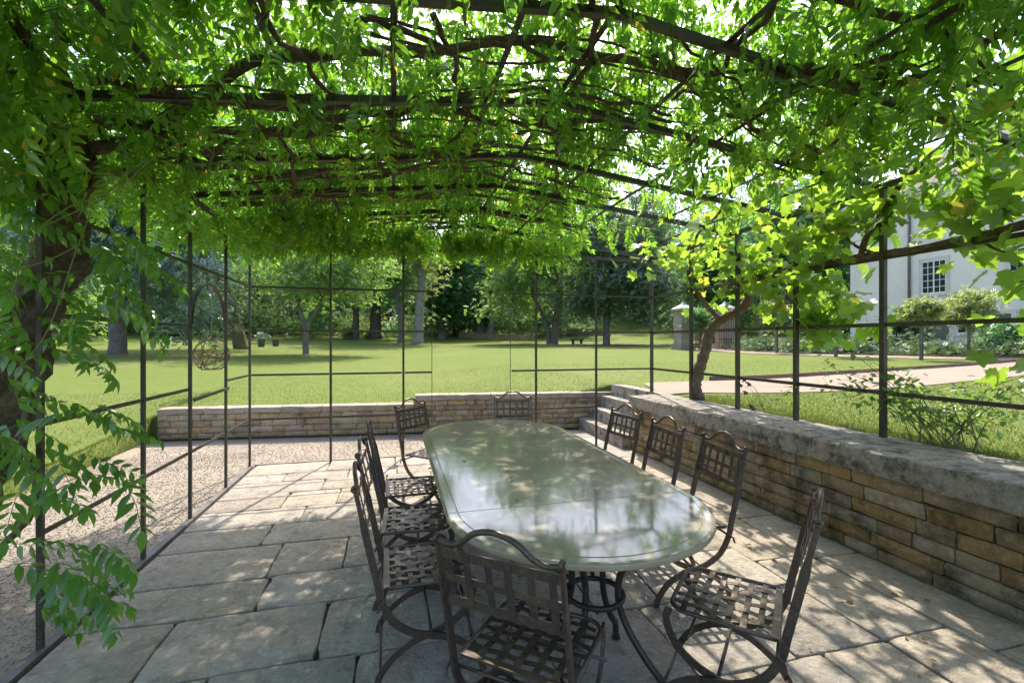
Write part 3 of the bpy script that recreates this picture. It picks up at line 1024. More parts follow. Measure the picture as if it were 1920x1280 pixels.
for s in (-1, 1):
    pts = spline([(TX + s * 0.05, 2.14, 0.40), (TX + s * 0.16, 2.5, 0.40), (TX + s * 0.2, 3.23, 0.40), (TX + s * 0.16, 3.96, 0.40), (TX + s * 0.05, 4.32, 0.40)], 6)
    tb.part('stretcher', tube(pts, 0.012, 8), M['tableiron'], world=True, smooth=True)
    tb.part('support_rail', bar((TX + s * 0.45, 1.95, 0.716), (TX + s * 0.45, 4.5, 0.716), 0.035, 0.008), M['tableiron'], world=True)

# ------------------------------------------------------------------ chairs (facing local +y)
SWX, SD = 0.43, 0.41


def chair_parts():
    parts = []

    def add(n, vf, smooth=False): parts.append((n, mesh(n, vf[0], vf[1], M['chair'], smooth)))
    back = spline([(-0.345, 0.93), (-0.29, 0.68), (-0.245, 0.48), (-0.228, 0.40), (-0.175, 0.30), (-0.085, 0.235), (0.0, 0.21), (0.09, 0.185), (0.18, 0.125), (0.235, 0.05), (0.25, 0.0)], 4)
    front = spline([(0.195, 0.445), (0.205, 0.39), (0.165, 0.30), (0.085, 0.24), (0.0, 0.21), (-0.09, 0.18), (-0.18, 0.12), (-0.235, 0.05), (-0.25, 0.0)], 4)
    for s in (-1, 1):
        xo, xi = s * (SWX / 2 + 0.012), s * (SWX / 2 - 0.006)
        wd = np.where(back[:, 1] > 0.74, 0.020, np.where(back[:, 1] > 0.68, 0.034, 0.032))
        add('leg', ribbon([(xo, y, z) for y, z in back], (1, 0, 0), wd, 0.012))
        add('leg', ribbon([(xi, y, z) for y, z in front], (1, 0, 0), 0.030, 0.012))
    hx = SWX / 2 + 0.012
    for y, z, r_, ex in ((0.0, 0.21, 0.008, 0.0), (-0.235, 0.055, 0.007, 0.0), (0.235, 0.055, 0.007, 0.0), (0.11, 0.365, 0.006, 0.02), (-0.215, 0.41, 0.007, 0.035)):
        add('stretcher', tube([(-hx - ex, y, z), (hx + ex, y, z)], r_, 7), True)
    # hook of the folding bar
    for s in (-1, 1):
        add('hook', tube([(s * (hx + 0.03), -0.215, 0.412), (s * (hx + 0.034), -0.235, 0.40), (s * (hx + 0.034), -0.245, 0.37)], 0.006, 6))
    # seat: frame with rounded front corners
    zs = 0.452
    fr = [(-SWX / 2, -0.21), (-SWX / 2, 0.0), (-SWX / 2, 0.12)]
    fr += [(-SWX / 2 + 0.07 * (1 - math.cos(t)), 0.12 + 0.075 * math.sin(t)) for t in np.linspace(0.2, PI / 2, 6)]
    fr += [(-x, y) for x, y in fr[::-1]]
    add('seat_frame', tube([(x, y, zs) for x, y in fr], 0.0095, 7), True)
    add('seat_rail', bar((-SWX / 2, -0.205, zs), (SWX / 2, -0.205, zs), 0.028, 0.009))
    for k in range(5):       # straps front to back
        x = -SWX / 2 + SWX * (k + 1) / 6
        pts = [(x, y, zs + 0.004 * (1 if (j + k) % 2 else -1)) for j, y in enumerate(np.linspace(-0.205, 0.19, 8))]
        add('seat_strap', ribbon(pts, (1, 0, 0), 0.003, 0.027))
    for k in range(6):       # straps side to side
        y = -0.15 + 0.058 * k
        xx = SWX / 2 - (0.02 if k == 5 else 0)
        pts = [(x, y, zs + 0.004 * (-1 if (j + k) % 2 else 1)) for j, x in enumerate(np.linspace(-xx, xx, 7))]
        add('seat_strap', ribbon(pts, (0, 1, 0), 0.003, 0.024))
    # backrest on the leaning uprights
    def bp(x, z, off=0.0): return (x, -0.345 + (0.90 - z) * 0.055 / 0.25 + off, z + 0.03)
    for z, h in ((0.668, 0.032), (0.755, 0.024), (0.845, 0.032)):
        add('back_rail', bar(bp(-SWX / 2, z), bp(SWX / 2, z), 0.004, h))
    for k in range(6):
        x = -SWX / 2 + 0.022 + (SWX - 0.044) * k / 5
        add('back_strap', bar(bp(x, 0.655, 0.004 * (-1) ** k), bp(x, 0.858, 0.004 * (-1) ** k), 0.026, 0.003, up=(0, 1, 0)))
    top = [(-hx - 0.004, 0.895), (-hx + 0.012, 0.888), (-0.17, 0.882), (-0.125, 0.90), (-0.075, 0.94), (0, 0.958)]
    top = top + [(-x, z) for x, z in top[-2::-1]]
    add('top_rail', tube([bp(x, z) for x, z in spline(top, 4)], 0.0105, 8), True)
    for s in (-1, 1):
        sc = [(s * hx, -0.345 + 0.012 * math.cos(t), 0.928 + 0.012 * math.sin(t)) for t in np.linspace(0, 5.2, 9)]
        add('scroll', tube(sc, 0.008, 6), True)
    return parts


CH = chair_parts()
CHAIRS = [  # x, y, facing direction, label
    (0.54, 1.70, (0.65, 0.76), 'rusty brown iron chair in the foreground, back to the viewer, at the near table end'),
    (1.44, 1.75, (-0.68, 0.73), 'iron chair standing alone at the right near corner of the table, seat fully visible'),
    (1.80, 2.65, (-1, 0.10), 'iron chair on the wall side, nearest of the three in that row'),
    (1.80, 3.28, (-1, 0.04), 'middle iron chair of the row between table and ochre wall'),
    (1.83, 3.96, (-1, -0.12), 'iron chair on the wall side closest to the stone steps'),
    (1.37, 5.05, (-0.10, -1), 'iron chair at the far head of the table in front of the back wall'),
    (0.42, 4.76, (0.72, -0.69), 'iron chair turned askew at the far left corner of the table'),
    (0.16, 3.72, (1, 0.03), 'farthest of the three iron chairs along the open left side of the table'),
    (0.15, 3.04, (1, -0.04), 'middle iron chair along the open left side of the table'),
    (0.17, 2.42, (1, 0.02), 'iron chair on the open left side, next to the foreground chair'),
]
for x, y, d, lab in CHAIRS:
    t_ = Thing('folding_chair', lab, 'chair', (x, y, 0.002), math.atan2(d[1], d[0]) - PI / 2, 'iron lattice chairs around the table')
    for n_, me in CH: obj(n_, me, t_.o)


# ------------------------------------------------------------------ leaves
def leaflet(b, d, n, L, w, detail):
    """one leaflet from b along d, normal n; returns verts, tris"""
    d = d / np.linalg.norm(d); s = np.cross(n, d); s /= np.linalg.norm(s); n = np.cross(d, s)
    if detail:
        mid = [b, b + d * L * 0.3 - n * L * 0.03, b + d * L * 0.65 - n * L * 0.05, b + d * L - n * L * 0.16]
        V = [mid[0], mid[1], mid[2], mid[3]]
        for q, ww in ((0.3, 0.92), (0.62, 0.8)):
            c = b + d * L * q - n * L * (0.03 if q < 0.5 else 0.06)
            V += [c + s * w * ww + n * w * 0.22, c - s * w * ww + n * w * 0.22]
        F_ = [(0, 4, 1), (0, 1, 5), (1, 4, 6), (1, 6, 2), (1, 2, 7), (1, 7, 5), (2, 6, 3), (2, 3, 7)]
    else:
        c = b + d * L * 0.42
        V = [b, c - n * L * 0.02, b + d * L - n * L * 0.12, c + s * w + n * w * 0.2, c - s * w + n * w * 0.2]
        F_ = [(0, 3, 1), (0, 1, 4), (1, 3, 2), (1, 2, 4)]
    return V, F_


def wisteria_leaf(seed, pairs=6, L=0.27, droop=0.25, hang=0.35, detail=False):
    r_ = random.Random(seed)
    V, Fs = [], []
    def rp(t): return np.array((L * t * (1 - 0.15 * droop * t), 0.01 * math.sin(t * 4 + seed), -droop * L * t * t))
    def add(v, f):
        n = len(V); V.extend([tuple(q) for q in v]); Fs.extend([tuple(i + n for i in q) for q in f])
    ts = np.linspace(0.22, 0.93, pairs)
    for k, t in enumerate(ts):
        base = rp(t); tg = rp(min(t + 0.03, 1.03)) - rp(t - 0.03); tg /= np.linalg.norm(tg)
        ll = 0.072 * (0.8 + 0.35 * math.sin(PI * (t * 0.8 + 0.15))) * r_.uniform(0.9, 1.1)
        for s in (-1, 1):
            d = tg * r_.uniform(0.5, 0.75) + np.array((0, s * 0.85, 0)) + np.array((0, 0, -hang * r_.uniform(0.5, 1.5)))
            n = np.array((r_.gauss(0, .2), r_.gauss(0, .25) + s * 0.25, 1.0))
            add(*leaflet(base, d, n, ll, ll * 0.195, detail))
    tg = rp(1.0) - rp(0.94)
    add(*leaflet(rp(0.98), tg + np.array((0, 0, -0.03)), np.array((0, 0, 1.0)), 0.075, 0.0165, detail))
    pts = [rp(t) for t in np.linspace(0, 1, 4)]
    n = len(V)
    for q in pts: V += [tuple(q + np.array((0, 0.0012, 0))), tuple(q - np.array((0, 0.0012, 0)))]
    for i in range(3):
        a = n + 2 * i
        Fs += [(a, a + 1, a + 3), (a, a + 3, a + 2)]
    return np.array(V), np.array(Fs)


WL = [wisteria_leaf(s, 5 + s % 2, 0.24 + 0.02 * (s % 3), 0.15 + 0.12 * (s % 4), 0.25 + 0.15 * (s % 3)) for s in range(6)]


def grape_leaf(seed, n=34):
    r_ = random.Random(seed)
    V = [(0.0, 0.0, 0.0)]
    lobes = [(0, 1.0), (1.0, 0.86), (-1.0, 0.86), (2.05, 0.66), (-2.05, 0.66)]
    for i in range(n):
        a = -PI + 2 * PI * (i + 0.5) / n
        rr = 0.0
        for la, lr in lobes:
            da = (a - la + PI) % (2 * PI) - PI
            rr = max(rr, 0.56 * (0.75 + 0.25 * lr) + 0.40 * lr * math.exp(-(da / 0.36) ** 2))
        rr *= 1 - 0.75 * math.exp(-((PI - abs(a)) / 0.28) ** 2)
        rr *= r_.uniform(0.96, 1.04) * (1.04 if i % 2 else 0.95)
        x, y = rr * math.cos(a), rr * math.sin(a)
        V.append((x, y, 0.16 * abs(y) - 0.16 * x * x - 0.12 * y * y + r_.uniform(-.035, .035)))
    V = np.array(V); V[:, 0] += 0.25
    Fs = [(0, 1 + i, 1 + (i + 1) % n) for i in range(n)]
    return V, np.array(Fs)


GL = [grape_leaf(s) for s in range(4)]


def mass(thing, name, templates, pos, Mx, sc, mat):
    """the rest of a plant's foliage: one mesh, too many leaves to pick apart"""
    Vs, Fs, n = [], [], 0
    which = rng.integers(0, len(templates), len(pos))
    for k, (tv, tf) in enumerate(templates):
        q = which == k
        if not q.any(): continue
        V, F_ = scatter(tv, tf, pos[q], Mx[q], sc[q])
        Vs.append(V); Fs.append(F_ + n); n += len(V)
    return thing.part(name, (np.concatenate(Vs), np.concatenate(Fs)), mat, world=True, kind='stuff')


# ------------------------------------------------------------------ wisteria
ws = Thing('wisteria', 'old wisteria with twisted trunk at the left, its leaves roofing the pergola', 'climbing plant', (*P(-70, 2.75), -0.03))


def pxpath(lst): return [P(a, d, b) for a, b, d in lst]


tr_main = gnarl(spline(pxpath([(-125, 1185, 2.75), (-70, 980, 2.75), (5, 800, 2.75), (52, 660, 2.72), (92, 540, 2.7), (112, 420, 2.7), (130, 300, 2.7), (150, 200, 2.65)]), 8), 0.018, 2)
n_ = len(tr_main)
ws.part('trunk', tube(tr_main, np.linspace(0.115, 0.085, n_) * (1 + 0.2 * np.sin(np.arange(n_) * 0.9) + 0.10 * np.sin(np.arange(n_) * 2.1)), 11), M['bark'], world=True, smooth=True)
# second stem twisted round the first
tw = []
for i, q in enumerate(tr_main):
    a = i * 0.17 + 0.6
    tw.append(q + 0.10 * np.array((math.cos(a), math.sin(a), 0.0)))
tw2 = [q + 0.10 * np.array((math.cos(i * 0.21 + 3.4), math.sin(i * 0.21 + 3.4), 0.0)) for i, q in enumerate(tr_main)]
ws.part('trunk', tube(gnarl(np.array(tw2), 0.014, 9), np.linspace(0.05, 0.038, n_) * (1 + 0.25 * np.sin(np.arange(n_) * 1.1)), 8), M['bark'], world=True, smooth=True)
ws.part('trunk', tube(gnarl(np.array(tw), 0.012, 4), np.linspace(0.06, 0.048, n_) * (1 + 0.2 * np.sin(np.arange(n_) * 1.3)), 9), M['bark'], world=True, smooth=True)
top = tr_main[-1]


def limb(pts, r0, r1, seed, amp=0.03, mat='bark', nseg=7, name='branch'):
    c = gnarl(spline(pts, 7), amp, seed)
    n = len(c)
    return ws.part(name, tube(c, np.linspace(r0, r1, n) * (1 + 0.14 * np.sin(np.arange(n) * 1.7 + seed)), nseg), M[mat], world=True, smooth=True)


limb([top - (0, 0, 0.1), (top[0] + 0.3, top[1] + 0.2, 3.02), (-0.6, 2.75, 3.15), (0.4, 2.62, 3.3), (1.1, 2.55, 3.36), (2.0, 2.5, 3.25)], 0.042, 0.02, 1, 0.05)
limb([top - (0, 0, 0.2), (top[0] + 0.15, top[1] + 0.7, 3.0), (-1.5, 4.2, 3.0), (-0.6, 4.45, 3.12), (0.5, 4.5, 3.26), (1.6, 4.6, 3.28)], 0.04, 0.018, 2, 0.05)
limb([top - (0, 0, 0.3), (top[0] + 0.05, top[1] + 1.6, 2.98), (-1.5, 5.2, 3.0), (-0.4, 5.35, 3.15), (0.8, 5.3, 3.3), (2.2, 5.45, 3.2)], 0.036, 0.016, 3, 0.05)
limb([top, (top[0] + 0.4, 1.6, 3.1), (-0.4, 1.7, 3.2), (0.5, 1.85, 3.32), (1.3, 1.8, 3.36), (2.4, 1.7, 3.2), (3.1, 1.9, 3.1)], 0.036, 0.018, 4, 0.05)
for k, (y0, x0, x1, r0) in enumerate(((2.35, -0.2, 2.3, .026), (2.95, -1.5, 1.9, .03), (3.35, -1.6, 1.4, .04), (3.62, -1.3, 2.2, .03), (3.85, -1.6, 0.9, .034), (4.25, -1.4, 2.3, .028), (4.95, -1.5, 1.9, .03), (5.9, -1.4, 2.6, .028), (6.3, -1.6, 2.2, .024), (3.15, 0.9, 3.3, .026), (2.55, 1.4, 3.6, .028), (1.95, 2.0, 3.7, .03), (1.45, 0.4, 3.0, .03))):
    pts = [(x, y0 + 0.16 * math.sin(x * 1.9 + k * 2.1), roof(x) + 0.035 + 0.03 * math.sin(3.1 * x + k)) for x in np.linspace(x0, x1, 7)]
    limb(pts, r0 * 0.7, r0 * 0.4, 20 + k, 0.055)
    # thinner shoots twined along it
    for j in range(2):
        limb([(x_ + 0.1, y_ + (0.09 - 0.18 * j) + 0.07 * math.sin(x_ * 4 + j + k), z_ + 0.01) for x_, y_, z_ in pts], 0.0095, 0.006, 140 + 2 * k + j, 0.03, nseg=5)
for k, (x0, y0, y1, r0) in enumerate(((-0.35, 1.8, 3.4, .026), (0.28, 2.3, 4.4, .022), (0.95, 1.2, 3.6, .03), (1.65, 1.3, 2.7, .026), (1.5, 3.1, 5.4, .022), (2.35, 1.5, 3.4, .024), (-0.95, 3.2, 5.9, .024), (2.9, 1.3, 3.0, .03))):
    pts = [(x0 + 0.2 * math.sin(y * 2.1 + k), y, roof(x0) + 0.03 + 0.03 * math.sin(2.7 * y + k)) for y in np.linspace(y0, y1, 6)]
    limb(pts, r0 * 0.75, r0 * 0.45, 50 + k, 0.05)
# low side branch and the young stem beside the post
limb(pxpath([(-60, 1090, 2.3), (20, 1010, 2.3), (62, 955, 2.3), (66, 890, 2.3), (42, 830, 2.35), (48, 760, 2.45)]), 0.018, 0.010, 71, 0.006)
limb(pxpath([(-40, 640, 2.6), (20, 590, 2.5), (75, 540, 2.55)]), 0.03, 0.022, 72, 0.01)
# long green shoots
for k, pp in enumerate(([(0, 330, 2.0), (90, 250, 2.05), (190, 215, 2.1), (330, 235, 2.2), (400, 290, 2.3)], [(85, 425, 2.1), (210, 365, 2.05), (300, 290, 2.1), (420, 240, 2.3), (560, 190, 2.5)], [(20, 560, 2.0), (60, 450, 2.0), (130, 390, 2.0), (200, 365, 2.05), (240, 310, 2.1), (215, 250, 2.2)], [(0, 40, 1.9), (80, 25, 1.9), (160, 5, 1.9), (240, -20, 1.9)], [(30, 700, 2.1), (90, 620, 2.1), (140, 480, 2.15), (170, 400, 2.2)], [(-10, 520, 2.2), (90, 490, 2.15), (150, 460, 2.15)])):
    ws.part('shoot', tube(spline(pxpath(pp), 6), 0.0028, 5), M['shoot'], world=True)

# foliage positions
def canopy_points():
    P_, Y_, T_, R_, S_ = [], [], [], [], []

    def add(p, yaw, pitch, roll, s):
        P_.append(p); Y_.append(yaw); T_.append(pitch); R_.append(roll); S_.append(s)
    # the roof, in tufts with gaps between them
    n = 1350
    cx = rng.uniform(-2.1, 3.25, n); cyy = rng.uniform(-0.9, 6.6, n)
    keep = np.ones(n, bool)
    for gx_, gy_, gr in ((0.05, 2.05, 0.34), (-0.2, 2.55, 0.22), (0.5, 1.5, 0.3), (1.6, 2.2, 0.25), (2.5, 2.7, 0.28), (0.6, 3.4, 0.2), (1.9, 3.6, 0.25), (-1.1, 2.2, 0.15), (2.9, 4.6, 0.5)):
        keep &= np.hypot(cx - gx_, cyy - gy_) > gr
    keep &= ~((cx > 2.2) & (cyy > 3.4) & (rng.random(n) < 0.85))
    cx, cyy = cx[keep], cyy[keep]
    k = len(cx)
    m_ = rng.integers(5, 14, k)
    idx = np.repeat(np.arange(k), m_)
    t = len(idx)
    x = cx[idx] + rng.normal(0, 0.17, t); y = cyy[idx] + rng.normal(0, 0.17, t)
    z = roofv(x) + 0.15 + rng.gamma(2.0, 0.085, t)
    p = np.stack([x, y, z], -1)
    out = np.arctan2(y - cyy[idx], x - cx[idx])
    add(p, out + rng.normal(0, 0.9, t), rng.normal(0.12, 0.38, t), rng.normal(0, 0.45, t), rng.uniform(0.55, 1.25, t))
    # sprays hanging below the bars
    n = 210
    x = rng.uniform(-2.0, 3.2, n); y = rng.uniform(1.8, 6.4, n)
    z = roofv(x) + rng.uniform(-0.08, 0.12, n)
    add(np.stack([x, y, z], -1), rng.random(n) * 6.28, rng.normal(1.15, 0.25, n), rng.normal(0, 0.5, n), rng.uniform(0.8, 1.2, n))
    # the fringe over the far end
    ns = 140
    sx = rng.uniform(-1.75, 2.5, ns); sy2 = rng.normal(6.34, 0.2, ns)
    sl_ = 0.04 + 0.20 * rng.random(ns) ** 1.4 + 0.16 * np.exp(-((sx + 0.25) / 0.35) ** 2) * rng.random(ns) + 0.08 * np.exp(-((sx - 1.4) / 0.3) ** 2)
    cnt_ = (5 + sl_ * 14).astype(int)
    idx = np.repeat(np.arange(ns), cnt_); n = len(idx)
    tt = rng.random(n)
    x = sx[idx] + rng.normal(0, 0.05, n); y = sy2[idx] + rng.normal(0, 0.05, n)
    z = EAVE + 0.30 - tt * (sl_[idx] + 0.06)
    add(np.stack([x, y, z], -1), rng.random(n) * 6.28, rng.normal(1.05, 0.3, n), rng.normal(0, 0.5, n), rng.uniform(0.8, 1.25, n))
    n = 260
    x = rng.uniform(-1.75, -0.3, n); y = rng.uniform(5.3, 6.5, n); z = roofv(x) + 0.2 - rng.random(n) * 0.28
    add(np.stack([x, y, z], -1), rng.random(n) * 6.28, rng.normal(1.0, 0.3, n), rng.normal(0, 0.5, n), rng.uniform(0.8, 1.2, n))
    # the left eave between posts
    n = 340
    y = rng.uniform(1.3, 5.8, n); x = rng.normal(-1.95, 0.22, n)
    z = EAVE + 0.22 - rng.random(n) * np.where(y < 3.4, 0.55, 0.40)
    add(np.stack([x, y, z], -1), rng.random(n) * 6.28, rng.normal(0.95, 0.35, n), rng.normal(0, 0.5, n), rng.uniform(0.85, 1.25, n))
    # dense head over the trunk
    n = 480
    x = rng.normal(-2.15, 0.36, n); y = rng.normal(2.35, 0.5, n)
    z = rng.uniform(2.5, 3.3, n)
    add(np.stack([x, y, z], -1), rng.random(n) * 6.28, rng.normal(0.75, 0.4, n), rng.normal(0, 0.5, n), rng.uniform(0.9, 1.3, n))
    n = 80
    x = rng.normal(-3.05, 0.25, n); y = rng.normal(2.2, 0.4, n); z = rng.uniform(1.1, 2.6, n)
    add(np.stack([x, y, z], -1), rng.random(n) * 6.28, rng.normal(0.7, 0.4, n), rng.normal(0, 0.5, n), rng.uniform(0.9, 1.3, n))
    # sky side over the right-hand near corner
    n = 150
    x = rng.uniform(2.2, 3.5, n); y = rng.uniform(0.6, 2.4, n)
    z = roofv(np.minimum(x, XR)) + rng.uniform(-0.25, 0.25, n)
    add(np.stack([x, y, z], -1), rng.random(n) * 6.28, rng.normal(0.8, 0.4, n), rng.normal(0, 0.5, n), rng.uniform(0.85, 1.2, n))
    return [np.concatenate(q) for q in (P_, Y_, T_, R_, S_)]


cp, cyw, cpt, crl, csc = canopy_points()
ok = np.linalg.norm(cp - np.array((0, 0, CAMZ)), axis=1) > 1.05
cp, cyw, cpt, crl, csc = cp[ok], cyw[ok], cpt[ok], crl[ok], csc[ok]
mass(ws, 'foliage', WL, cp, rotmats(cyw, cpt, crl), csc, M['wleaf'])

WLD = [wisteria_leaf(40 + s, 5 + s % 2, 0.25 + 0.02 * (s % 3), 0.2 + 0.15 * (s % 3), 0.3 + 0.15 * (s % 2), True) for s in range(5)]
WLM = [mesh('leaf', v, f, M['wleaf1']) for v, f in WLD]
r_ = random.Random(5)


def one_leaf(p, yaw, pitch, roll, s):
    o = obj('leaf', r_.choice(WLM), ws.o, tuple(np.array(p) - ws.loc), (roll, pitch, yaw), (s, s, s))


# nearest leaves, one by one: the spray beside the left post
nl = 0
for k in range(96):
    if k < 30: px, py, d = r_.gauss(95, 60), r_.uniform(830, 1170), r_.uniform(2.0, 2.5)
    elif k < 54: px, py, d = r_.choice([r_.gauss(170, 22), r_.gauss(-15, 18)]), r_.uniform(560, 830), r_.uniform(2.15, 2.7)
    else: px, py, d = r_.choice([r_.gauss(210, 30), r_.gauss(0, 25)]), r_.uniform(330, 560), r_.uniform(2.1, 2.6)
    if k >= 82: px, py, d = r_.gauss(75, 55), r_.uniform(300, 860), r_.uniform(2.1, 2.45)
    if px > 235: px = 470 - px
    p_ = P(px, d, py)
    one_leaf(p_, r_.uniform(-0.9, 1.1) if r_.random() < 0.75 else r_.uniform(0, 6.28), r_.uniform(-0.1, 0.75), r_.gauss(0, .45), r_.uniform(0.9, 1.3))
    nl += 1
while nl < 270:
    x, y = r_.uniform(-1.8, 3.5), r_.uniform(1.3, 3.6)
    z = roof(x) + r_.uniform(0.0, 0.14)
    if np.linalg.norm(np.array((x, y, z - CAMZ))) < 1.5: continue
    one_leaf((x, y, z), r_.uniform(0, 6.28), r_.gauss(0.85, .35), r_.gauss(0, .5), r_.uniform(0.85, 1.2))
    nl += 1


# seed pods hang from the roof
def pod(seed):
    q = random.Random(seed)
    c = [(0, 0, 0), (0.002, 0, -0.05), (0.004 * q.uniform(-1, 1), 0.002, -0.09), (0.008 * q.uniform(-1, 1), 0.004 * q.uniform(-1, 1), -0.13), (0.016 * q.uniform(-1, 1), 0.006, -0.17), (0.02 * q.uniform(-1, 1), 0.01, -0.20)]
    V, Fs = tube(spline(c, 3), np.interp(np.linspace(0, 1, 16), [0, 0.24, 0.3, 0.55, 0.68, 0.8, 0.93, 1], [0.0012, 0.0014, 0.004, 0.006, 0.0085, 0.0088, 0.006, 0.001]), 6)
    V[:, 1] *= 0.6
    return mesh('seed_pod', V, Fs, M['pod'], True)


PODS = [pod(s) for s in range(5)]
for k in range(150):
    if k < 110: x, y = r_.uniform(-1.4, 3.7), r_.uniform(1.55, 4.6)
    else: x, y = r_.uniform(-1.2, 3.3), r_.uniform(5.4, 6.5)
    if math.hypot(x, y) < 1.5: continue
    z = roof(min(x, XR)) + r_.uniform(-0.06, 0.02) - (0.22 if k >= 110 else 0)
    s = r_.uniform(0.75, 1.15)
    obj('seed_pod', r_.choice(PODS), ws.o, (x - ws.loc[0], y - ws.loc[1], z - ws.loc[2]), (r_.gauss(0, .08), r_.gauss(0, .08), r_.uniform(0, 6.28)), (s, s, s * r_.uniform(0.85, 1.25)))

# ------------------------------------------------------------------ grape vine
gb = P(1312, 6.35)
gz = float(H(gb[0], gb[1]))
gv_ = Thing('grape_vine', 'gnarled grape vine with bright lobed leaves trained along the right of the pergola', 'climbing plant', (gb[0], gb[1], 0.79))


def gpart(name, pts, r0, r1, seed, amp=0.012, n=8):
    c = gnarl(spline(pts, 7), amp, seed)
    m_ = len(c)
    return gv_.part(name, tube(c, np.linspace(r0, r1, m_) * (1 + 0.12 * np.sin(np.arange(m_) * 1.9 + seed)), n), M['vinebark'], world=True, smooth=True)


gpart('trunk', pxpath([(1312, 752, 6.35), (1304, 730, 6.35), (1309, 700, 6.3), (1322, 660, 6.25), (1328, 630, 6.2), (1348, 603, 6.1), (1383, 586, 5.9), (1402, 565, 5.7), (1405, 540, 5.6)]), 0.082, 0.055, 3, 0.01)
gpart('branch', [P(1405, 5.6, 545), (XR + 0.02, 4.9, 2.28), (XR + 0.03, 4.0, 2.34), (XR + 0.03, 3.2, 2.33), (XR + 0.02, 2.4, 2.34), (XR, 1.6, 2.38)], 0.05, 0.028, 5, 0.02)
gpart('branch', pxpath([(1350, 600, 6.05), (1325, 575, 6.1), (1312, 555, 6.2), (1297, 535, 6.3), (1288, 505, 6.4)]), 0.035, 0.018, 6, 0.01)
gpart('branch', [P(1300, 6.2, 470), (XR - 0.1, 5.6, 2.75), (XR - 0.25, 5.0, 2.96), (XR - 0.6, 4.2, 2.99), (3.0, 3.6, 3.06)], 0.02, 0.012, 7, 0.02)
gpart('branch', [(XR, 3.15, 2.3), (XR - 0.02, 3.0, 2.6), (XR - 0.05, 2.75, 2.86), (XR - 0.3, 2.3, 2.98), (3.3, 1.7, 3.02)], 0.026, 0.014, 8, 0.02)
gpart('branch', [(XR, 2.9, 2.32), (XR + 0.02, 3.12, 2.4), (XR - 0.02, 3.25, 2.55), (XR - 0.04, 3.35, 2.75)], 0.014, 0.008, 9, 0.01)
gpart('branch', [(XR + 0.03, 2.35, 2.36), (XR + 0.06, 2.1, 2.1), (XR + 0.1, 1.95, 1.8), (XR + 0.05, 2.05, 1.5), (XR + 0.12, 1.9, 1.3)], 0.009, 0.005, 10, 0.015)


def grape_points():
    pos = []
    def cl(n, mu, sd): pos.append(rng.normal(mu, sd, (n, 3)))
    cl(130, (XR + 0.05, 4.35, 2.52), (0.14, 0.36, 0.20))
    cl(120, (XR + 0.12, 3.85, 2.15), (0.14, 0.32, 0.24))
    cl(50, (XR + 0.15, 3.5, 1.82), (0.12, 0.2, 0.13))
    cl(40, (XR + 0.05, 5.2, 2.45), (0.12, 0.3, 0.2))
    cl(100, (XR + 0.0, 3.3, 2.68), (0.16, 0.30, 0.13))
    cl(105, (XR + 0.05, 2.55, 2.68), (0.14, 0.32, 0.14))
    cl(55, (XR + 0.05, 2.15, 2.45), (0.12, 0.25, 0.2))
    cl(95, (XR - 0.35, 3.2, 3.02), (0.32, 0.7, 0.08))
    cl(120, (XR - 0.5, 2.3, 3.06), (0.4, 0.5, 0.10))
    cl(60, (XR - 0.2, 4.4, 2.95), (0.25, 0.5, 0.07))
    cl(45, (3.0, 3.4, 3.12), (0.35, 0.6, 0.06))
    cl(60, (XR - 0.1, 5.9, 2.85), (0.3, 0.35, 0.10))
    cl(30, (XR + 0.05, 2.0, 1.75), (0.12, 0.15, 0.22))
    return np.concatenate(pos)


gp = grape_points()
gp = gp[(gp[:, 1] > 1.0)]
d_ = np.linalg.norm(gp - np.array((0, 0, CAMZ)), axis=1)
order = np.argsort(d_ + rng.normal(0, 0.35, len(d_)))
near, rest = gp[order[:280]], gp[order[280:]]
k = len(rest)
# blades hang from their stalk: local x (the tip) points down and outwards
mass(gv_, 'foliage', GL, rest, rotmats(rng.random(k) * 6.28, rng.normal(0.75, 0.35, k), rng.normal(0, 0.5, k)), rng.uniform(0.08, 0.125, k), M['gleaf'])
GLM = [mesh('leaf', v, f, M['gleaf1']) for v, f in GL]
for q in near:
    s = r_.uniform(0.075, 0.12)
    obj('leaf', r_.choice(GLM), gv_.o, tuple(q - gv_.loc), (r_.gauss(0, .5), r_.gauss(0.8, .35), r_.uniform(0, 6.28)), (s, s, s))

# ------------------------------------------------------------------ small climber on the coping
cl_ = Thing('climbing_shrub', 'sparse leafy climber with thin stems sprawling over the coping at the right', 'shrub', (XR + 0.12, 2.55, 0.79))
cps = []
for k in range(26):
    a = r_.uniform(-0.9, 2.6)
    L = r_.uniform(0.4, 1.0)
    b = np.array((XR + 0.12 + r_.gauss(0, .05), 2.55 + r_.gauss(0, .12), 0.79))
    e = b + np.array((0.30 * math.cos(a) * L, 0.95 * math.sin(a) * L * 0.8, L * r_.uniform(0.35, 0.85)))
    m_ = (b + e) / 2 + np.array((r_.gauss(0, .06), r_.gauss(0, .06), 0.14 * L))
    c = gnarl(spline([b, m_, e], 7), 0.012, k)
    cl_.part('stem', tube(c, np.linspace(0.0045, 0.0018, len(c)), 5), M['vinebark'] if k % 3 else M['shoot'], world=True)
    for q in c[4:]:
        for _ in range(r_.choice([1, 2, 2, 3])): cps.append(q + np.array((r_.gauss(0, .05), r_.gauss(0, .06), r_.gauss(0, .04))))
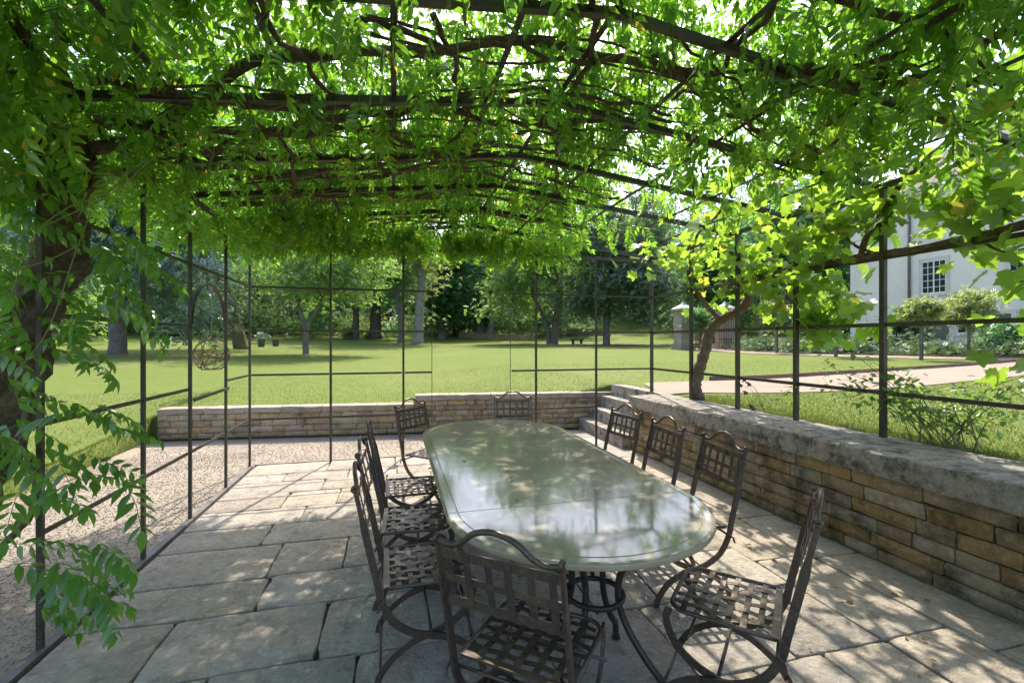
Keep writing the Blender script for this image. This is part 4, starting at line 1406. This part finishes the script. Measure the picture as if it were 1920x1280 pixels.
# wisps along the rail
for k in range(7):
    y0 = r_.uniform(1.9, 3.9)
    c = gnarl(spline([(XR + 0.03, y0, 1.17), (XR + 0.06, y0 + 0.25, 1.05 + r_.uniform(0, .3)), (XR + 0.1, y0 + 0.5, 1.1 + r_.uniform(-.2, .3))], 6), 0.012, 90 + k)
    cl_.part('stem', tube(c, np.linspace(0.003, 0.0015, len(c)), 5), M['shoot'], world=True)
    for q in c[2:]:
        for _ in range(2): cps.append(q + np.array((r_.gauss(0, .05), r_.gauss(0, .06), r_.gauss(0, .05))))
cps = np.array(cps)
lv, lf = leaflet(np.zeros(3), np.array((1.0, 0, 0)), np.array((0, 0, 1.0)), 1.0, 0.3, True)
CLM = mesh('leaf', np.array(lv), lf, M['cleaf'])
sel = rng.permutation(len(cps))
for q in cps[sel[:290]]:
    s = r_.uniform(0.04, 0.075)
    obj('leaf', CLM, cl_.o, tuple(q - cl_.loc), (r_.gauss(0, .4), r_.uniform(-0.2, 0.8), r_.uniform(0, 6.28)), (s, s, s))
if len(cps) > 290:
    q = cps[sel[290:]]; k = len(q)
    mass(cl_, 'foliage', [(np.array(lv), np.array(lf))], q, rotmats(rng.random(k) * 6.28, rng.uniform(-.2, .8, k), rng.normal(0, .4, k)), rng.uniform(0.04, 0.075, k), M['cleaf'])
# dark clematis flowers
cm = Thing('clematis', 'wispy clematis with small dark purple flowers beside a right-hand post', 'flower', (*P(1400, 5.1), 0.79))
for k, (a, b) in enumerate(((1395, 714), (1404, 722), (1388, 724), (1412, 768), (1408, 764), (1398, 738))):
    d = 5.0 if b > 750 else 5.15
    q = np.array(P(a, d, b))
    for j in range(5):
        v, f = leaflet(q, np.array((math.cos(j * 1.257), math.sin(j * 1.257) * 0.6, math.sin(j * 1.257))), np.array((0.3, -1.0, 0.3)), 0.042, 0.013, True)
        cm.part('petal', (np.array(v), f), M['petal'], world=True)
    c = spline([(XR + 0.08 + cm.loc[0] * 0 , cm.loc[1], 0.79), (q + np.array((XR + 0.08, cm.loc[1], 0.79))) / 2 + np.array((0.03, 0.03, 0.08)), q], 5)
    cm.part('stem', tube(c, 0.0018, 5), M['shoot'], world=True)


# ------------------------------------------------------------------ trees
CARD = np.array([(-0.5, 0, 0), (0.0, -0.36, 0.06), (0.5, 0, -0.04), (0.0, 0.36, 0.06)])
CARDF = np.array([(0, 1, 2), (0, 2, 3)])
SPRAY = np.concatenate([CARD * np.array((0.5, 0.42, 1)) + np.array(o_) for o_ in ((-0.28, 0.10, 0.03), (0.02, -0.20, 0.0), (0.24, 0.16, -0.05), (0.42, -0.08, -0.1), (-0.1, 0.34, -0.04))])
SPRAYF = np.concatenate([CARDF + 4 * i for i in range(5)])


def crown_points(blobs, nclump, per, sd, r2, flat=0.0):
    """blobs: (cx,cy,cz, rx,ry,rz); leaf positions bunched in clumps through the outer volume"""
    vol = np.array([b[3] * b[4] * b[5] for b in blobs]); vol = vol ** 0.75; vol /= vol.sum()
    bi = r2.choice(len(blobs), nclump, p=vol)
    d = r2.normal(0, 1, (nclump, 3)); d /= np.linalg.norm(d, axis=1)[:, None]
    rr = (0.35 + 0.65 * r2.random(nclump) ** 0.5) * (1 + r2.normal(0, 0.09, nclump))
    B = np.array(blobs)[bi]
    c = B[:, :3] + d * rr[:, None] * B[:, 3:]
    c[:, 2] = np.maximum(c[:, 2], B[:, 2] - B[:, 5] * (1 - flat))
    size = sd * r2.uniform(0.6, 1.5, nclump)
    m_ = np.maximum(4, (per * r2.uniform(0.6, 1.4, nclump) * (size / sd)).astype(int))
    idx = np.repeat(np.arange(nclump), m_)
    t = len(idx)
    pos = c[idx] + r2.normal(0, 1, (t, 3)) * size[idx][:, None] * np.array((1, 1, 0.62))
    return pos, d[idx], c


def tree(name, label, cat_group, base, trunks, blobs, mat, barkmat, leaf=0.2, nclump=90, per=45, sd=0.55, seed=1, droop=0.2, flat=0.0, limbs=7):
    r2 = np.random.default_rng(seed)
    bz = float(H(base[0], base[1]))
    T = Thing(name, label, 'tree', (base[0], base[1], bz), group=cat_group)
    ends = []
    for (pts, r0, r1) in trunks:
        c = gnarl(spline(pts, 6), r0 * 0.12, seed)
        n = len(c)
        rad = np.linspace(r0, r1, n)
        rad[0] *= 1.22; rad[1] *= 1.08
        T.part('trunk', tube(c, rad, 10), barkmat, world=True, smooth=True)
        ends.append((c[-1], r1))
    pos, nrm, cc = crown_points(blobs, nclump, per, sd, r2, flat)
    for k in range(limbs):
        e, r1 = ends[k % len(ends)]
        q = cc[r2.integers(len(cc))]
        m_ = (e + q) / 2 + np.array((0, 0, 0.15 * np.linalg.norm(q - e)))
        T.part('limb', tube(gnarl(spline([e, m_, q], 6), 0.08, seed + k), np.linspace(r1 * 0.6, r1 * 0.12, 13), 7), barkmat, world=True, smooth=True)
    k = len(pos)
    yaw = np.arctan2(nrm[:, 1], nrm[:, 0]) + r2.normal(0, 0.8, k)
    V, Fs = scatter(SPRAY, SPRAYF, pos, rotmats(yaw, r2.normal(droop, 0.45, k), r2.normal(0, 0.5, k)), leaf * r2.uniform(0.75, 1.35, k))
    T.part('crown', (V, Fs), mat, world=True, kind='stuff')
    return T


def W(px, d, py): return P(px, d, py)


def blob(px, py, rx, rz, d, ry=None):
    x, y, z = P(px, d, py)
    s = d / F
    return (x, y, z, rx * s, (ry or rx) * s, rz * s)


def tk(px, d, lst, r0, r1):
    x, y = P(px, d)
    z = float(H(x, y))
    return ([(x, y, z - 0.15)] + [P(a, d + dd, b) for a, b, dd in lst], r0, r1)


GT = 'park trees around the lawn'
tree('linden_tree', 'large silvery blue green tree with thick pale trunk at the left of the lawn', GT, P(220, 23), [tk(220, 23, [(221, 620, 0), (226, 550, 0), (238, 470, .3), (252, 390, .5)], 0.40, 0.2)],
     [blob(250, 460, 130, 95, 23), blob(335, 500, 85, 100, 22.5), blob(368, 590, 36, 52, 22), blob(185, 430, 90, 80, 23.5), blob(330, 390, 130, 70, 23.5), blob(260, 330, 150, 60, 24), blob(260, 260, 150, 90, 24)],
     M['t_silver'], M['trunk'], 0.34, 240, 46, 0.6, 101, 0.55)
tree('leaning_tree', 'leaning tree with mossy orange brown trunk behind the silvery tree', GT, P(457, 31), [tk(457, 31, [(445, 610, 0), (430, 560, 0), (405, 520, .5), (385, 470, 1)], 0.33, 0.2), tk(448, 31.6, [(430, 600, .6), (400, 555, .8), (385, 520, 1)], 0.28, 0.16)],
     [blob(420, 440, 95, 70, 32), blob(500, 440, 70, 70, 33), blob(350, 420, 70, 60, 33), blob(430, 340, 110, 90, 33)], M['t_mid'], M['mossbark'], 0.36, 120, 42, 0.8, 102, 0.3)
tree('fruit_tree', 'small forked tree with light spreading crown in the middle left of the lawn', GT, P(573, 25), [tk(573, 25, [(573, 640, 0), (571, 615, 0), (562, 580, 0), (553, 545, .4)], 0.17, 0.08), tk(574, 25.0, [(575, 640, 0), (576, 612, 0), (590, 590, 0), (604, 560, -.3)], 0.14, 0.07)],
     [blob(585, 535, 95, 38, 25), blob(530, 520, 55, 36, 25.5), blob(650, 535, 60, 40, 24.6), blob(590, 490, 85, 40, 25.3), blob(690, 500, 60, 45, 25), blob(610, 430, 95, 55, 25.5)], M['t_light'], M['trunk'], 0.24, 190, 36, 0.45, 103, 0.3, limbs=9)
tree('shade_tree', 'dark trunked tree in the shade left of the ivy covered pair', GT, P(667, 58), [tk(667, 58, [(667, 590, 0), (666, 545, 0)], 0.45, 0.3)],
     [blob(660, 535, 65, 55, 58), blob(620, 540, 45, 35, 59), blob(650, 440, 70, 70, 59)], M['t_deep'], M['darkbark'], 0.6, 70, 40, 1.3, 104)
tree('shade_tree', 'broad dark trunked tree directly left of the slender leaning trunk', GT, P(705, 60), [tk(705, 60, [(704, 595, 0), (708, 550, 0)], 0.8, 0.5)],
     [blob(705, 520, 60, 55, 60), blob(735, 545, 40, 35, 61), blob(715, 430, 70, 70, 61)], M['t_mid'], M['darkbark'], 0.6, 80, 40, 1.3, 105)
tree('slender_tree', 'slender pale trunk standing left of the ivy clad trunk', GT, P(752, 50), [tk(752, 50, [(752, 600, 0), (745, 560, 0), (738, 520, 0)], 0.36, 0.22)],
     [blob(735, 500, 55, 50, 50), blob(700, 480, 50, 40, 50)], M['t_mid'], M['trunk'], 0.5, 80, 40, 1.0, 106)
tree('ivy_tree', 'stout trunk wrapped in ivy under a pale yellow green crown', GT, P(784, 48), [tk(784, 48, [(785, 610, 0), (788, 570, 0), (790, 520, 0)], 0.55, 0.4)],
     [blob(785, 525, 38, 35, 48), blob(775, 480, 50, 45, 48), blob(770, 410, 70, 60, 48), blob(765, 380, 85, 50, 48), blob(789, 590, 7, 32, 47.3)], M['t_pale'], M['palebark'], 0.42, 125, 42, 0.85, 107)
tree('maple_tree', 'dense rounded deep green tree right of the ivy clad trunk', GT, P(829, 60), [tk(829, 60, [(830, 605, 0), (832, 570, 0)], 0.55, 0.35)],
     [blob(845, 540, 42, 62, 60), blob(830, 575, 30, 34, 60), blob(850, 490, 32, 40, 60)], M['t_deep'], M['trunk'], 0.55, 130, 46, 0.95, 108)
tree('cedar_tree', 'tall dark conifer with a pale leaning trunk beside it at the wood edge', GT, P(918, 66), [tk(918, 64, [(922, 600, 0), (926, 550, 0), (922, 500, 0)], 0.5, 0.3), tk(900, 66, [(899, 600, 0), (900, 540, 0)], 1.0, 0.5)],
     [blob(905, 560, 28, 45, 66), blob(903, 500, 35, 45, 67), blob(915, 450, 40, 40, 68)], M['t_mid'], M['palebark'], 0.6, 85, 40, 1.2, 109, 0.5)
tree('walnut_tree', 'light green spreading tree with two forked trunks in the middle of the lawn', GT, P(1032, 48), [tk(1038, 48, [(1042, 610, 0), (1046, 580, 0), (1050, 540, 0)], 0.45, 0.28), tk(1030, 48, [(1022, 605, 0), (1012, 580, 0), (1000, 560, 0)], 0.25, 0.16)],
     [blob(1000, 545, 80, 45, 48), blob(945, 575, 42, 26, 47), blob(1040, 510, 70, 55, 48.5), blob(965, 520, 60, 40, 48), blob(1000, 440, 90, 60, 48), blob(1000, 405, 95, 50, 48)], M['t_light'], M['trunk'], 0.44, 185, 42, 0.85, 110, 0.3)
tree('holm_oak', 'broad dark evergreen with flat underside and straight brown trunk', GT, P(1137, 44), [tk(1137, 44, [(1137, 620, 0), (1138, 590, 0), (1140, 550, 0)], 0.36, 0.26)],
     [blob(1150, 545, 95, 58, 44), blob(1225, 560, 68, 48, 43.5), blob(1090, 560, 55, 45, 44), blob(1180, 500, 90, 50, 44.5), blob(1165, 450, 85, 50, 44.5), blob(1165, 410, 85, 50, 44.5)], M['t_dark'], M['trunk'], 0.40, 260, 52, 0.76, 111, 0.35, flat=0.12)
tree('yew_tree', 'dark tree rising behind the gate pillars', GT, P(1335, 46), [tk(1335, 46, [(1335, 560, 0), (1336, 500, 0)], 0.5, 0.3)],
     [blob(1335, 500, 60, 85, 46), blob(1300, 540, 45, 55, 47), blob(1380, 470, 55, 80, 47)], M['t_deep'], M['darkbark'], 0.46, 150, 44, 0.9, 112)
tree('plane_tree', 'tall dark tree with a broad trunk left of the white house', GT, P(1500, 38), [tk(1487, 38, [(1488, 600, 0), (1490, 540, 0), (1490, 470, 0)], 0.75, 0.5)],
     [blob(1500, 440, 75, 90, 38), blob(1560, 500, 45, 90, 38), blob(1440, 470, 50, 80, 39), blob(1540, 390, 70, 60, 39)], M['t_deep'], M['darkbark'], 0.42, 190, 44, 0.8, 113)
tree('ash_tree', 'leafy tree at the far left seen behind the wisteria trunk', GT, P(60, 34), [tk(60, 34, [(60, 600, 0), (62, 520, 0)], 0.4, 0.25)],
     [blob(55, 480, 90, 95, 34), blob(-30, 520, 80, 80, 34), blob(110, 560, 70, 60, 35)], M['t_light'], M['trunk'], 0.4, 150, 42, 0.85, 114)


# wooded hillside
def woodland():
    r2 = np.random.default_rng(77)
    Ps, Ns, Ts, Ls = [], [], [], []
    nt_ = 190
    az = np.linspace(R(-62), R(78), nt_) + r2.normal(0, 0.02, nt_)
    for k in range(nt_):
        d = r2.choice([70, 84, 100, 120, 145]) * r2.uniform(0.93, 1.07)
        a = YAW + az[(k * 37) % nt_]
        x, y = d * math.sin(a), d * math.cos(a)
        if -0.20 < (a - YAW) < -0.10 and d < 95 and abs((a - YAW) + 0.44) < 0.05: continue
        z = float(H(x, y))
        h = r2.uniform(11, 17) * (0.85 if d < 90 else 1.15)
        rr = h * r2.uniform(0.3, 0.42)
        blobs = [(x, y, z + h * 0.55, rr, rr, h * 0.42), (x + r2.normal(0, rr * 0.5), y + r2.normal(0, rr * 0.5), z + h * 0.78, rr * 0.65, rr * 0.65, h * 0.25), (x, y, z + h * 0.2, rr * 0.9, rr * 0.9, h * 0.2)]
        pos, nrm, _ = crown_points(blobs, 34, 26, rr * 0.26, r2)
        tone = np.array((r2.uniform(0.55, 1.05), r2.uniform(0.7, 1.05), r2.uniform(0.6, 1.15))) * r2.uniform(0.7, 1.1)
        Ps.append(pos); Ns.append(nrm); Ts.append(np.repeat(tone[None], len(pos), 0)); Ls.append(np.full(len(pos), d / 90 * 0.95))
    # understorey along the wood edge
    for k in range(90):
        a = YAW + R(-58) + R(128) * k / 90 + r2.normal(0, .01)
        d = r2.uniform(62, 74)
        x, y = d * math.sin(a), d * math.cos(a)
        if R(1) < a - YAW < R(34): continue
        z = float(H(x, y))
        h = r2.uniform(1.2, 3.5)
        pos, nrm, _ = crown_points([(x, y, z + h * 0.45, h * 0.8, h * 0.8, h * 0.55)], 10, 22, 0.5, r2)
        tone = np.array((r2.uniform(0.7, 1.15), r2.uniform(0.85, 1.15), r2.uniform(0.6, 1.0))) * r2.uniform(0.55, 1.1)
        Ps.append(pos); Ns.append(nrm); Ts.append(np.repeat(tone[None], len(pos), 0)); Ls.append(np.full(len(pos), 0.55))
    pos, nrm, ton, ls = [np.concatenate(q) for q in (Ps, Ns, Ts, Ls)]
    k = len(pos)
    tri = CARD
    V, Fs = scatter(SPRAY[:12], SPRAYF[:6], pos, rotmats(np.arctan2(nrm[:, 1], nrm[:, 0]) + r2.normal(0, 0.9, k), r2.normal(0.3, 0.5, k), r2.normal(0, 0.6, k)), ls * r2.uniform(0.8, 1.5, k))
    me = mesh('woodland', V, Fs, M['wood'])
    at = me.color_attributes.new('tone', 'FLOAT_COLOR', 'POINT')
    cc = np.ones((len(V), 4), dtype=np.float32); cc[:, :3] = np.repeat(ton, 12, 0)
    at.data.foreach_set('color', cc.ravel())
    o = obj('woodland', me)
    tag(o, 'mixed green wood covering the hillside behind the park', 'woodland', kind='stuff')
    print('woodland cards', k)


woodland()

# ------------------------------------------------------------------ the house
HX, HY1, HY0 = 29.0, 23.5, 6.0
hz = float(H(HX, 19)) - 0.1
hs = Thing('country_house', 'tall white plastered country house seen through the grape leaves at the right', 'house', (HX, 15, hz))
HT = 9.9
hs.part('wall', box(HX, HX + 11, HY0, HY1, hz - 0.6, HT), M['plaster'], world=True)
hs.part('plinth', box(HX - 0.06, HX + 0.2, HY0, HY1 + 0.06, hz - 0.6, hz + 0.6), M['dressed'], world=True)
hs.part('cornice', join(box(HX - 0.22, HX + 11.2, HY0, HY1 + 0.22, HT, HT + 0.18), box(HX - 0.36, HX + 11.3, HY0, HY1 + 0.36, HT + 0.182, HT + 0.36)), M['dressed'], world=True)
z0, z1 = HT + 0.362, HT + 4.6
rv = [(HX - 0.4, HY0, z0), (HX + 11.3, HY0, z0), (HX + 11.3, HY1 + 0.4, z0), (HX - 0.4, HY1 + 0.4, z0), (HX + 5.4, HY0, z1), (HX + 5.4, HY1 - 4.5, z1)]
rf = hs.part('roof', (rv, [(0, 1, 2, 3), (0, 3, 5, 4), (3, 2, 5), (2, 1, 4, 5), (1, 0, 4)]), M['rooftile'], world=True)
hs.part('downpipe', tube([(HX - 0.1, 19.9, hz), (HX - 0.1, 19.9, HT)], 0.07, 8), M['greydoor'], world=True, smooth=True)


def house_window(y, z0, z1, wv, cols, rows):
    x = HX
    fr = hs.part('window', join(box(x - 0.05, x + 0.02, y - wv / 2 - 0.16, y - wv / 2, z0 - 0.14, z1 + 0.16), box(x - 0.05, x + 0.02, y + wv / 2, y + wv / 2 + 0.16, z0 - 0.14, z1 + 0.16),
                                box(x - 0.052, x + 0.02, y - wv / 2, y + wv / 2, z1, z1 + 0.162), box(x - 0.09, x + 0.02, y - wv / 2, y + wv / 2, z0 - 0.142, z0)), M['dressed'], world=True)
    bars = [box(x - 0.034, x - 0.004, y - wv / 2, y + wv / 2, z0, z0 + 0.07), box(x - 0.034, x - 0.004, y - wv / 2, y + wv / 2, z1 - 0.07, z1)]
    for k in range(cols + 1):
        yy = y - wv / 2 + wv * k / cols
        t_ = 0.06 if k in (0, cols, cols // 2) else 0.025
        bars.append(box(x - 0.036, x - 0.003, yy - t_ / 2, yy + t_ / 2, z0 + 0.071, z1 - 0.071))
    for k in range(1, rows):
        zz = z0 + (z1 - z0) * k / rows
        bars.append(box(x - 0.032, x - 0.005, y - wv / 2, y + wv / 2, zz - 0.015, zz + 0.015))
    hs.part('sash', join(*bars), M['whitewood'], parent=fr, world=True)
    for i in range(cols):
        for k in range(rows):
            ya, yb = y - wv / 2 + wv * i / cols, y - wv / 2 + wv * (i + 1) / cols
            za, zb = z0 + (z1 - z0) * k / rows, z0 + (z1 - z0) * (k + 1) / rows
            hs.part('pane', ([(x - 0.012, ya, za), (x - 0.012, ya, zb), (x - 0.012, yb, zb), (x - 0.012, yb, za)], [(0, 1, 2, 3)]), M['glass'], parent=fr, world=True)


for y in (18.7, 14.9, 11.2):
    house_window(y, 4.25, 6.1, 1.15, 4, 5)
    house_window(y + 0.1, 7.9, 8.6, 0.7, 2, 2)
for y, wv in ((18.5, 1.1), (16.0, 1.2)):
    dr = hs.part('door', box(HX - 0.04, HX + 0.02, y - wv / 2, y + wv / 2, hz, 2.95), M['greydoor'], world=True)
    hs.part('door_frame', join(box(HX - 0.07, HX + 0.01, y - wv / 2 - 0.2, y - wv / 2 - 0.002, hz, 3.15), box(HX - 0.07, HX + 0.01, y + wv / 2 + 0.002, y + wv / 2 + 0.2, hz, 3.15), box(HX - 0.072, HX + 0.01, y - wv / 2, y + wv / 2, 2.952, 3.152)), M['dressed'], parent=dr, world=True)
house_window(17.2, 2.0, 2.9, 0.8, 2, 2)
house_window(14.4, 2.0, 2.9, 0.8, 2, 2)

# ------------------------------------------------------------------ gate, standard trees, bed, bench, pots
for i, (px, lab) in enumerate(((1281, 'square stone gate pillar on the left of the open iron gate'), (1359, 'stone gate pillar with pale pointed cap on the right of the gate'))):
    x, y = P(px, 28)
    z = float(H(x, y))
    gpl = Thing('gate_pillar', lab, 'pillar', (x, y, z), group='stone gate pillars')
    gpl.part('base', box(-0.5, 0.5, -0.5, 0.5, -0.2, 0.35), M['pillar'])
    for k in range(6):
        zz = 0.352 + k * 0.335
        s = 0.40 + (0.008 if k % 2 else 0)
        gpl.part('block', box(-s, s, -s, s, zz, zz + 0.328), M['pillar'])
    gpl.part('capital', box(-0.52, 0.52, -0.52, 0.52, 2.364, 2.50), M['pillar'])
    s = 0.50
    gpl.part('cap', ([(-s, -s, 2.502), (s, -s, 2.502), (s, s, 2.502), (-s, s, 2.502), (-.16, -.16, 2.72), (.16, -.16, 2.72), (.16, .16, 2.72), (-.16, .16, 2.72), (0, 0, 2.95)],
                      [(3, 2, 1, 0), (0, 1, 5, 4), (1, 2, 6, 5), (2, 3, 7, 6), (3, 0, 4, 7), (4, 5, 8), (5, 6, 8), (6, 7, 8), (7, 4, 8)]), M['zinc'])
    # the gate leaf, swung open towards the viewer
    hx, hy = P(px + (22 if i == 0 else -10), 27.4)
    gl_ = Thing('iron_gate', ('left' if i == 0 else 'right') + ' leaf of the open iron gate beside its pillar', 'gate', (hx, hy, z), rotz=(R(-105) if i == 0 else R(-28)), group='leaves of the iron gate')
    for k in range(10):
        gl_.part('gate_bar', bar((0.13 * k, 0, 0.06), (0.13 * k, 0, 2.1 - 0.25 * (k / 9) ** 2), 0.022, 0.022, up=(0, 1, 0)), M['rust'])
    for zz in (0.12, 0.62, 1.78):
        gl_.part('gate_rail', bar((-0.02, 0, zz), (1.19, 0, zz), 0.03, 0.04), M['rust'])


def standard_tree(label, px, d, top_py, bot_py, wpx, seed, mat):
    x, y = P(px, d)
    z = float(H(x, y))
    s = d / F
    zc = CAMZ + (642 - (top_py + bot_py) / 2) * s
    rz, rx = (bot_py - top_py) / 2 * s, wpx / 2 * s
    r2 = np.random.default_rng(seed)
    T = Thing('standard_rose', label, 'tree', (x, y, z), group='standard roses along the path')
    T.part('trunk', tube(gnarl(spline([(x, y, z - 0.1), (x + .02, y, z + (zc - z) * 0.5), (x, y, zc)], 6), 0.015, seed), np.linspace(0.045, 0.03, 13), 7), M['trunk'], world=True, smooth=True)
    T.part('stake', tube([(x + 0.09, y, z - 0.1), (x + 0.09, y, zc + rz * 0.4)], 0.02, 6), M['darkbark'], world=True)
    pos, nrm, _ = crown_points([(x, y, zc, rx, rx, rz)], 46, 26, rx * 0.24, r2)
    k = len(pos)
    V, Fs = scatter(SPRAY, SPRAYF, pos, rotmats(r2.random(k) * 6.28, r2.normal(0.3, .45, k), r2.normal(0, .5, k)), r2.uniform(0.12, 0.22, k))
    T.part('crown', (V, Fs), mat, world=True, kind='stuff')
    return T, (x, y, z)


standard_tree('round headed standard rose standing in the gateway', 1311, 26.5, 578, 622, 44, 201, M['t_mid'])
standard_tree('thin stemmed standard rose with small pale head left of the house', 1455, 21.5, 574, 602, 40, 202, M['t_pale'])
standard_tree('bushy standard rose in front of the house corner', 1566, 17.5, 548, 612, 62, 203, M['t_light'])
T_, (x, y, z) = standard_tree('standard rose on a cross shaped wooden trellis', 1726, 15.0, 566, 606, 56, 204, M['t_pale'])
T_.part('trellis_bar', bar((x - 0.28, y + 0.55, z + 1.75), (x + 0.2, y - 0.5, z + 1.75), 0.03, 0.035), M['darkbark'], world=True)
standard_tree('large pale flowering standard rose right of the trellis', 1815, 16.0, 545, 615, 80, 205, M['t_pale'])

for i, (px, py, d, w_, h_, lab, mt) in enumerate(((1700, 600, 21, 52, 50, 'dark rounded shrub against the house wall', 'bed'), (1640, 640, 24, 50, 24, 'low spreading shrub at the house corner', 'bed'), (1432, 646, 25, 26, 20, 'small rounded shrub at the left end of the flower bed', 'bed'), (1885, 640, 17, 70, 50, 'dense shrub at the right end of the flower bed', 't_deep'))):
    x, y = P(px, d); z = float(H(x, y)); s = d / F
    r2 = np.random.default_rng(300 + i)
    T = Thing('shrub', lab, 'shrub', (x, y, z), group='shrubs in the flower bed')
    zc = max(CAMZ + (642 - py) * s, z + 0.3)
    T.part('stem', tube([(x, y, z - 0.1), (x, y, zc)], 0.05, 6), M['trunk'], world=True)
    pos, nrm, _ = crown_points([(x, y, zc, w_ / 2 * s, w_ / 2 * s, h_ / 2 * s + 0.1), (x, y, (z + zc) / 2, w_ / 2 * s, w_ / 2 * s, (zc - z) / 2 + 0.1)], 70, 26, w_ * s * 0.11, r2)
    k = len(pos)
    V, Fs = scatter(SPRAY, SPRAYF, pos, rotmats(r2.random(k) * 6.28, r2.normal(0.3, .45, k), r2.normal(0, .5, k)), r2.uniform(0.14, 0.26, k))
    T.part('foliage', (V, Fs), M[mt], world=True, kind='stuff')


def bed():
    r2 = np.random.default_rng(55)
    n = 420
    t = r2.random(n)
    c = np.array(pc2[6:30])
    nr = np.array(pn2[6:30])
    i = (t * (len(c) - 1)).astype(int)
    off = -1.1 - r2.random(n) * 2.6
    x, y = c[i, 0] + nr[i, 0] * off, c[i, 1] + nr[i, 1] * off
    h = r2.uniform(0.15, 0.55, n) * np.where(r2.random(n) < 0.12, 1.7, 1)
    pos, sz = [], []
    for a, b, hh in zip(x, y, h):
        k = 26
        q = r2.normal(0, 1, (k, 3)) * np.array((0.26, 0.26, hh * 0.4)) + np.array((a, b, float(H(a, b)) + hh * 0.55))
        pos.append(q)
    pos = np.concatenate(pos); k = len(pos)
    V, Fs = scatter(SPRAY, SPRAYF, pos, rotmats(r2.random(k) * 6.28, r2.normal(0.2, .5, k), r2.normal(0, .5, k)), r2.uniform(0.13, 0.24, k))
    o = obj('flower_bed_planting', mesh('flower_bed_planting', V, Fs, M['bed']))
    tag(o, 'low grey green planting filling the long flower bed before the house', 'planting', kind='stuff')


bed()

x, y = P(1082, 47); z = float(H(x, y))
bn = Thing('stone_bench', 'small dark stone bench between the light tree and the evergreen', 'bench', (x, y, z), rotz=R(-10))
bn.part('seat', box(-0.7, 0.7, -0.22, 0.22, 0.42, 0.54), M['mortar'])
for s in (-0.42, 0.42): bn.part('leg', box(s - 0.1, s + 0.1, -0.17, 0.17, -0.05, 0.419), M['mortar'])

for px, d, lab, pl in ((490, 36, 'dark plant tub with a leafy plant near the leaning tree', True), (517, 38, 'empty dark plant tub on the lawn under the trees', False)):
    x, y = P(px, d); z = float(H(x, y))
    pt = Thing('plant_pot', lab, 'pot', (x, y, z), group='plant tubs on the lawn')
    V, Fs = tube([(0, 0, 0), (0, 0, 0.3), (0, 0, 0.58), (0, 0, 0.585)], [0.22, 0.25, 0.28, 0.24], 14)
    pt.part('tub', (V, Fs), M['darkbark'], smooth=False)
    pt.part('rim', tube([(0.27 * math.cos(t), 0.27 * math.sin(t), 0.58) for t in np.linspace(0, 2 * PI, 17)], 0.025, 6, cap=False), M['darkbark'])
    if pl:
        pos = np.random.default_rng(8).normal(0, 1, (70, 3)) * np.array((0.22, 0.22, 0.22)) + np.array((0, 0, 0.9))
        V, Fs = scatter(SPRAY, SPRAYF, pos, rotmats(rng.random(70) * 6.28, rng.normal(0.2, .5, 70), rng.normal(0, .5, 70)), rng.uniform(0.15, 0.3, 70))
        pt.part('plant', (V, Fs), M['t_silver'], kind='stuff')

k = 90
lx = np.concatenate([rng.uniform(-1.6, 3.3, 60), rng.uniform(2.4, 3.38, 30)]); ly = rng.uniform(1.2, 6.3, k)
lp_ = np.stack([lx, ly, np.full(k, 0.012)], -1)
lp_[:9] = [(0.93 + rng.uniform(-.5, .5), rng.uniform(2.0, 4.4), TZ + 0.004) for _ in range(9)]
V, Fs = scatter(np.array(lv), np.array(lf), lp_, rotmats(rng.random(k) * 6.28, rng.normal(0, .12, k), rng.normal(0, .3, k)), rng.uniform(0.02, 0.05, k))
tag(obj('leaf_litter', mesh('leaf_litter', V, Fs, M['dryleaf'])), 'dry brown fallen leaves scattered over the paving', 'leaf litter', kind='stuff')

# ------------------------------------------------------------------ hanging wire basket
bx, by, bz = P(397, 9.5, 667)
hb = Thing('hanging_basket', 'rusty twisted wire cage hanging from a tree branch beyond the left doorway', 'hanging ornament', (bx, by, bz))
r3 = np.random.default_rng(4)
rb = 0.32
for k in range(15):
    n = r3.normal(0, 1, 3); n /= np.linalg.norm(n)
    u = np.cross(n, (0, 0, 1.0)); u /= np.linalg.norm(u) + 1e-9; v = np.cross(n, u)
    off = r3.uniform(-0.55, 0.55)
    rr = rb * math.sqrt(1 - off * off)
    ts = np.linspace(0, 2 * PI * r3.uniform(0.5, 1), 22)
    pts = np.array([n * off * rb + rr * (math.cos(t) * u + math.sin(t) * v) for t in ts]) + r3.normal(0, 0.008, (22, 3))
    pts[:, 2] = np.maximum(pts[:, 2] * 1.1, -0.29)
    hb.part('wire_hoop', tube(pts, 0.0075, 5), M['rust'])
hb.part('wire_hoop', tube([(0.18 * math.cos(t), 0.18 * math.sin(t), -0.295) for t in np.linspace(0, 2 * PI, 17)], 0.012, 5, cap=False), M['rust'])
hb.part('hanging_wire', tube([(0, 0, rb), (0, 0, 3.1)], 0.005, 5), M['wire'])

print('objects', len(bpy.data.objects), 'tris', sum(len(m.polygons) for m in bpy.data.meshes))
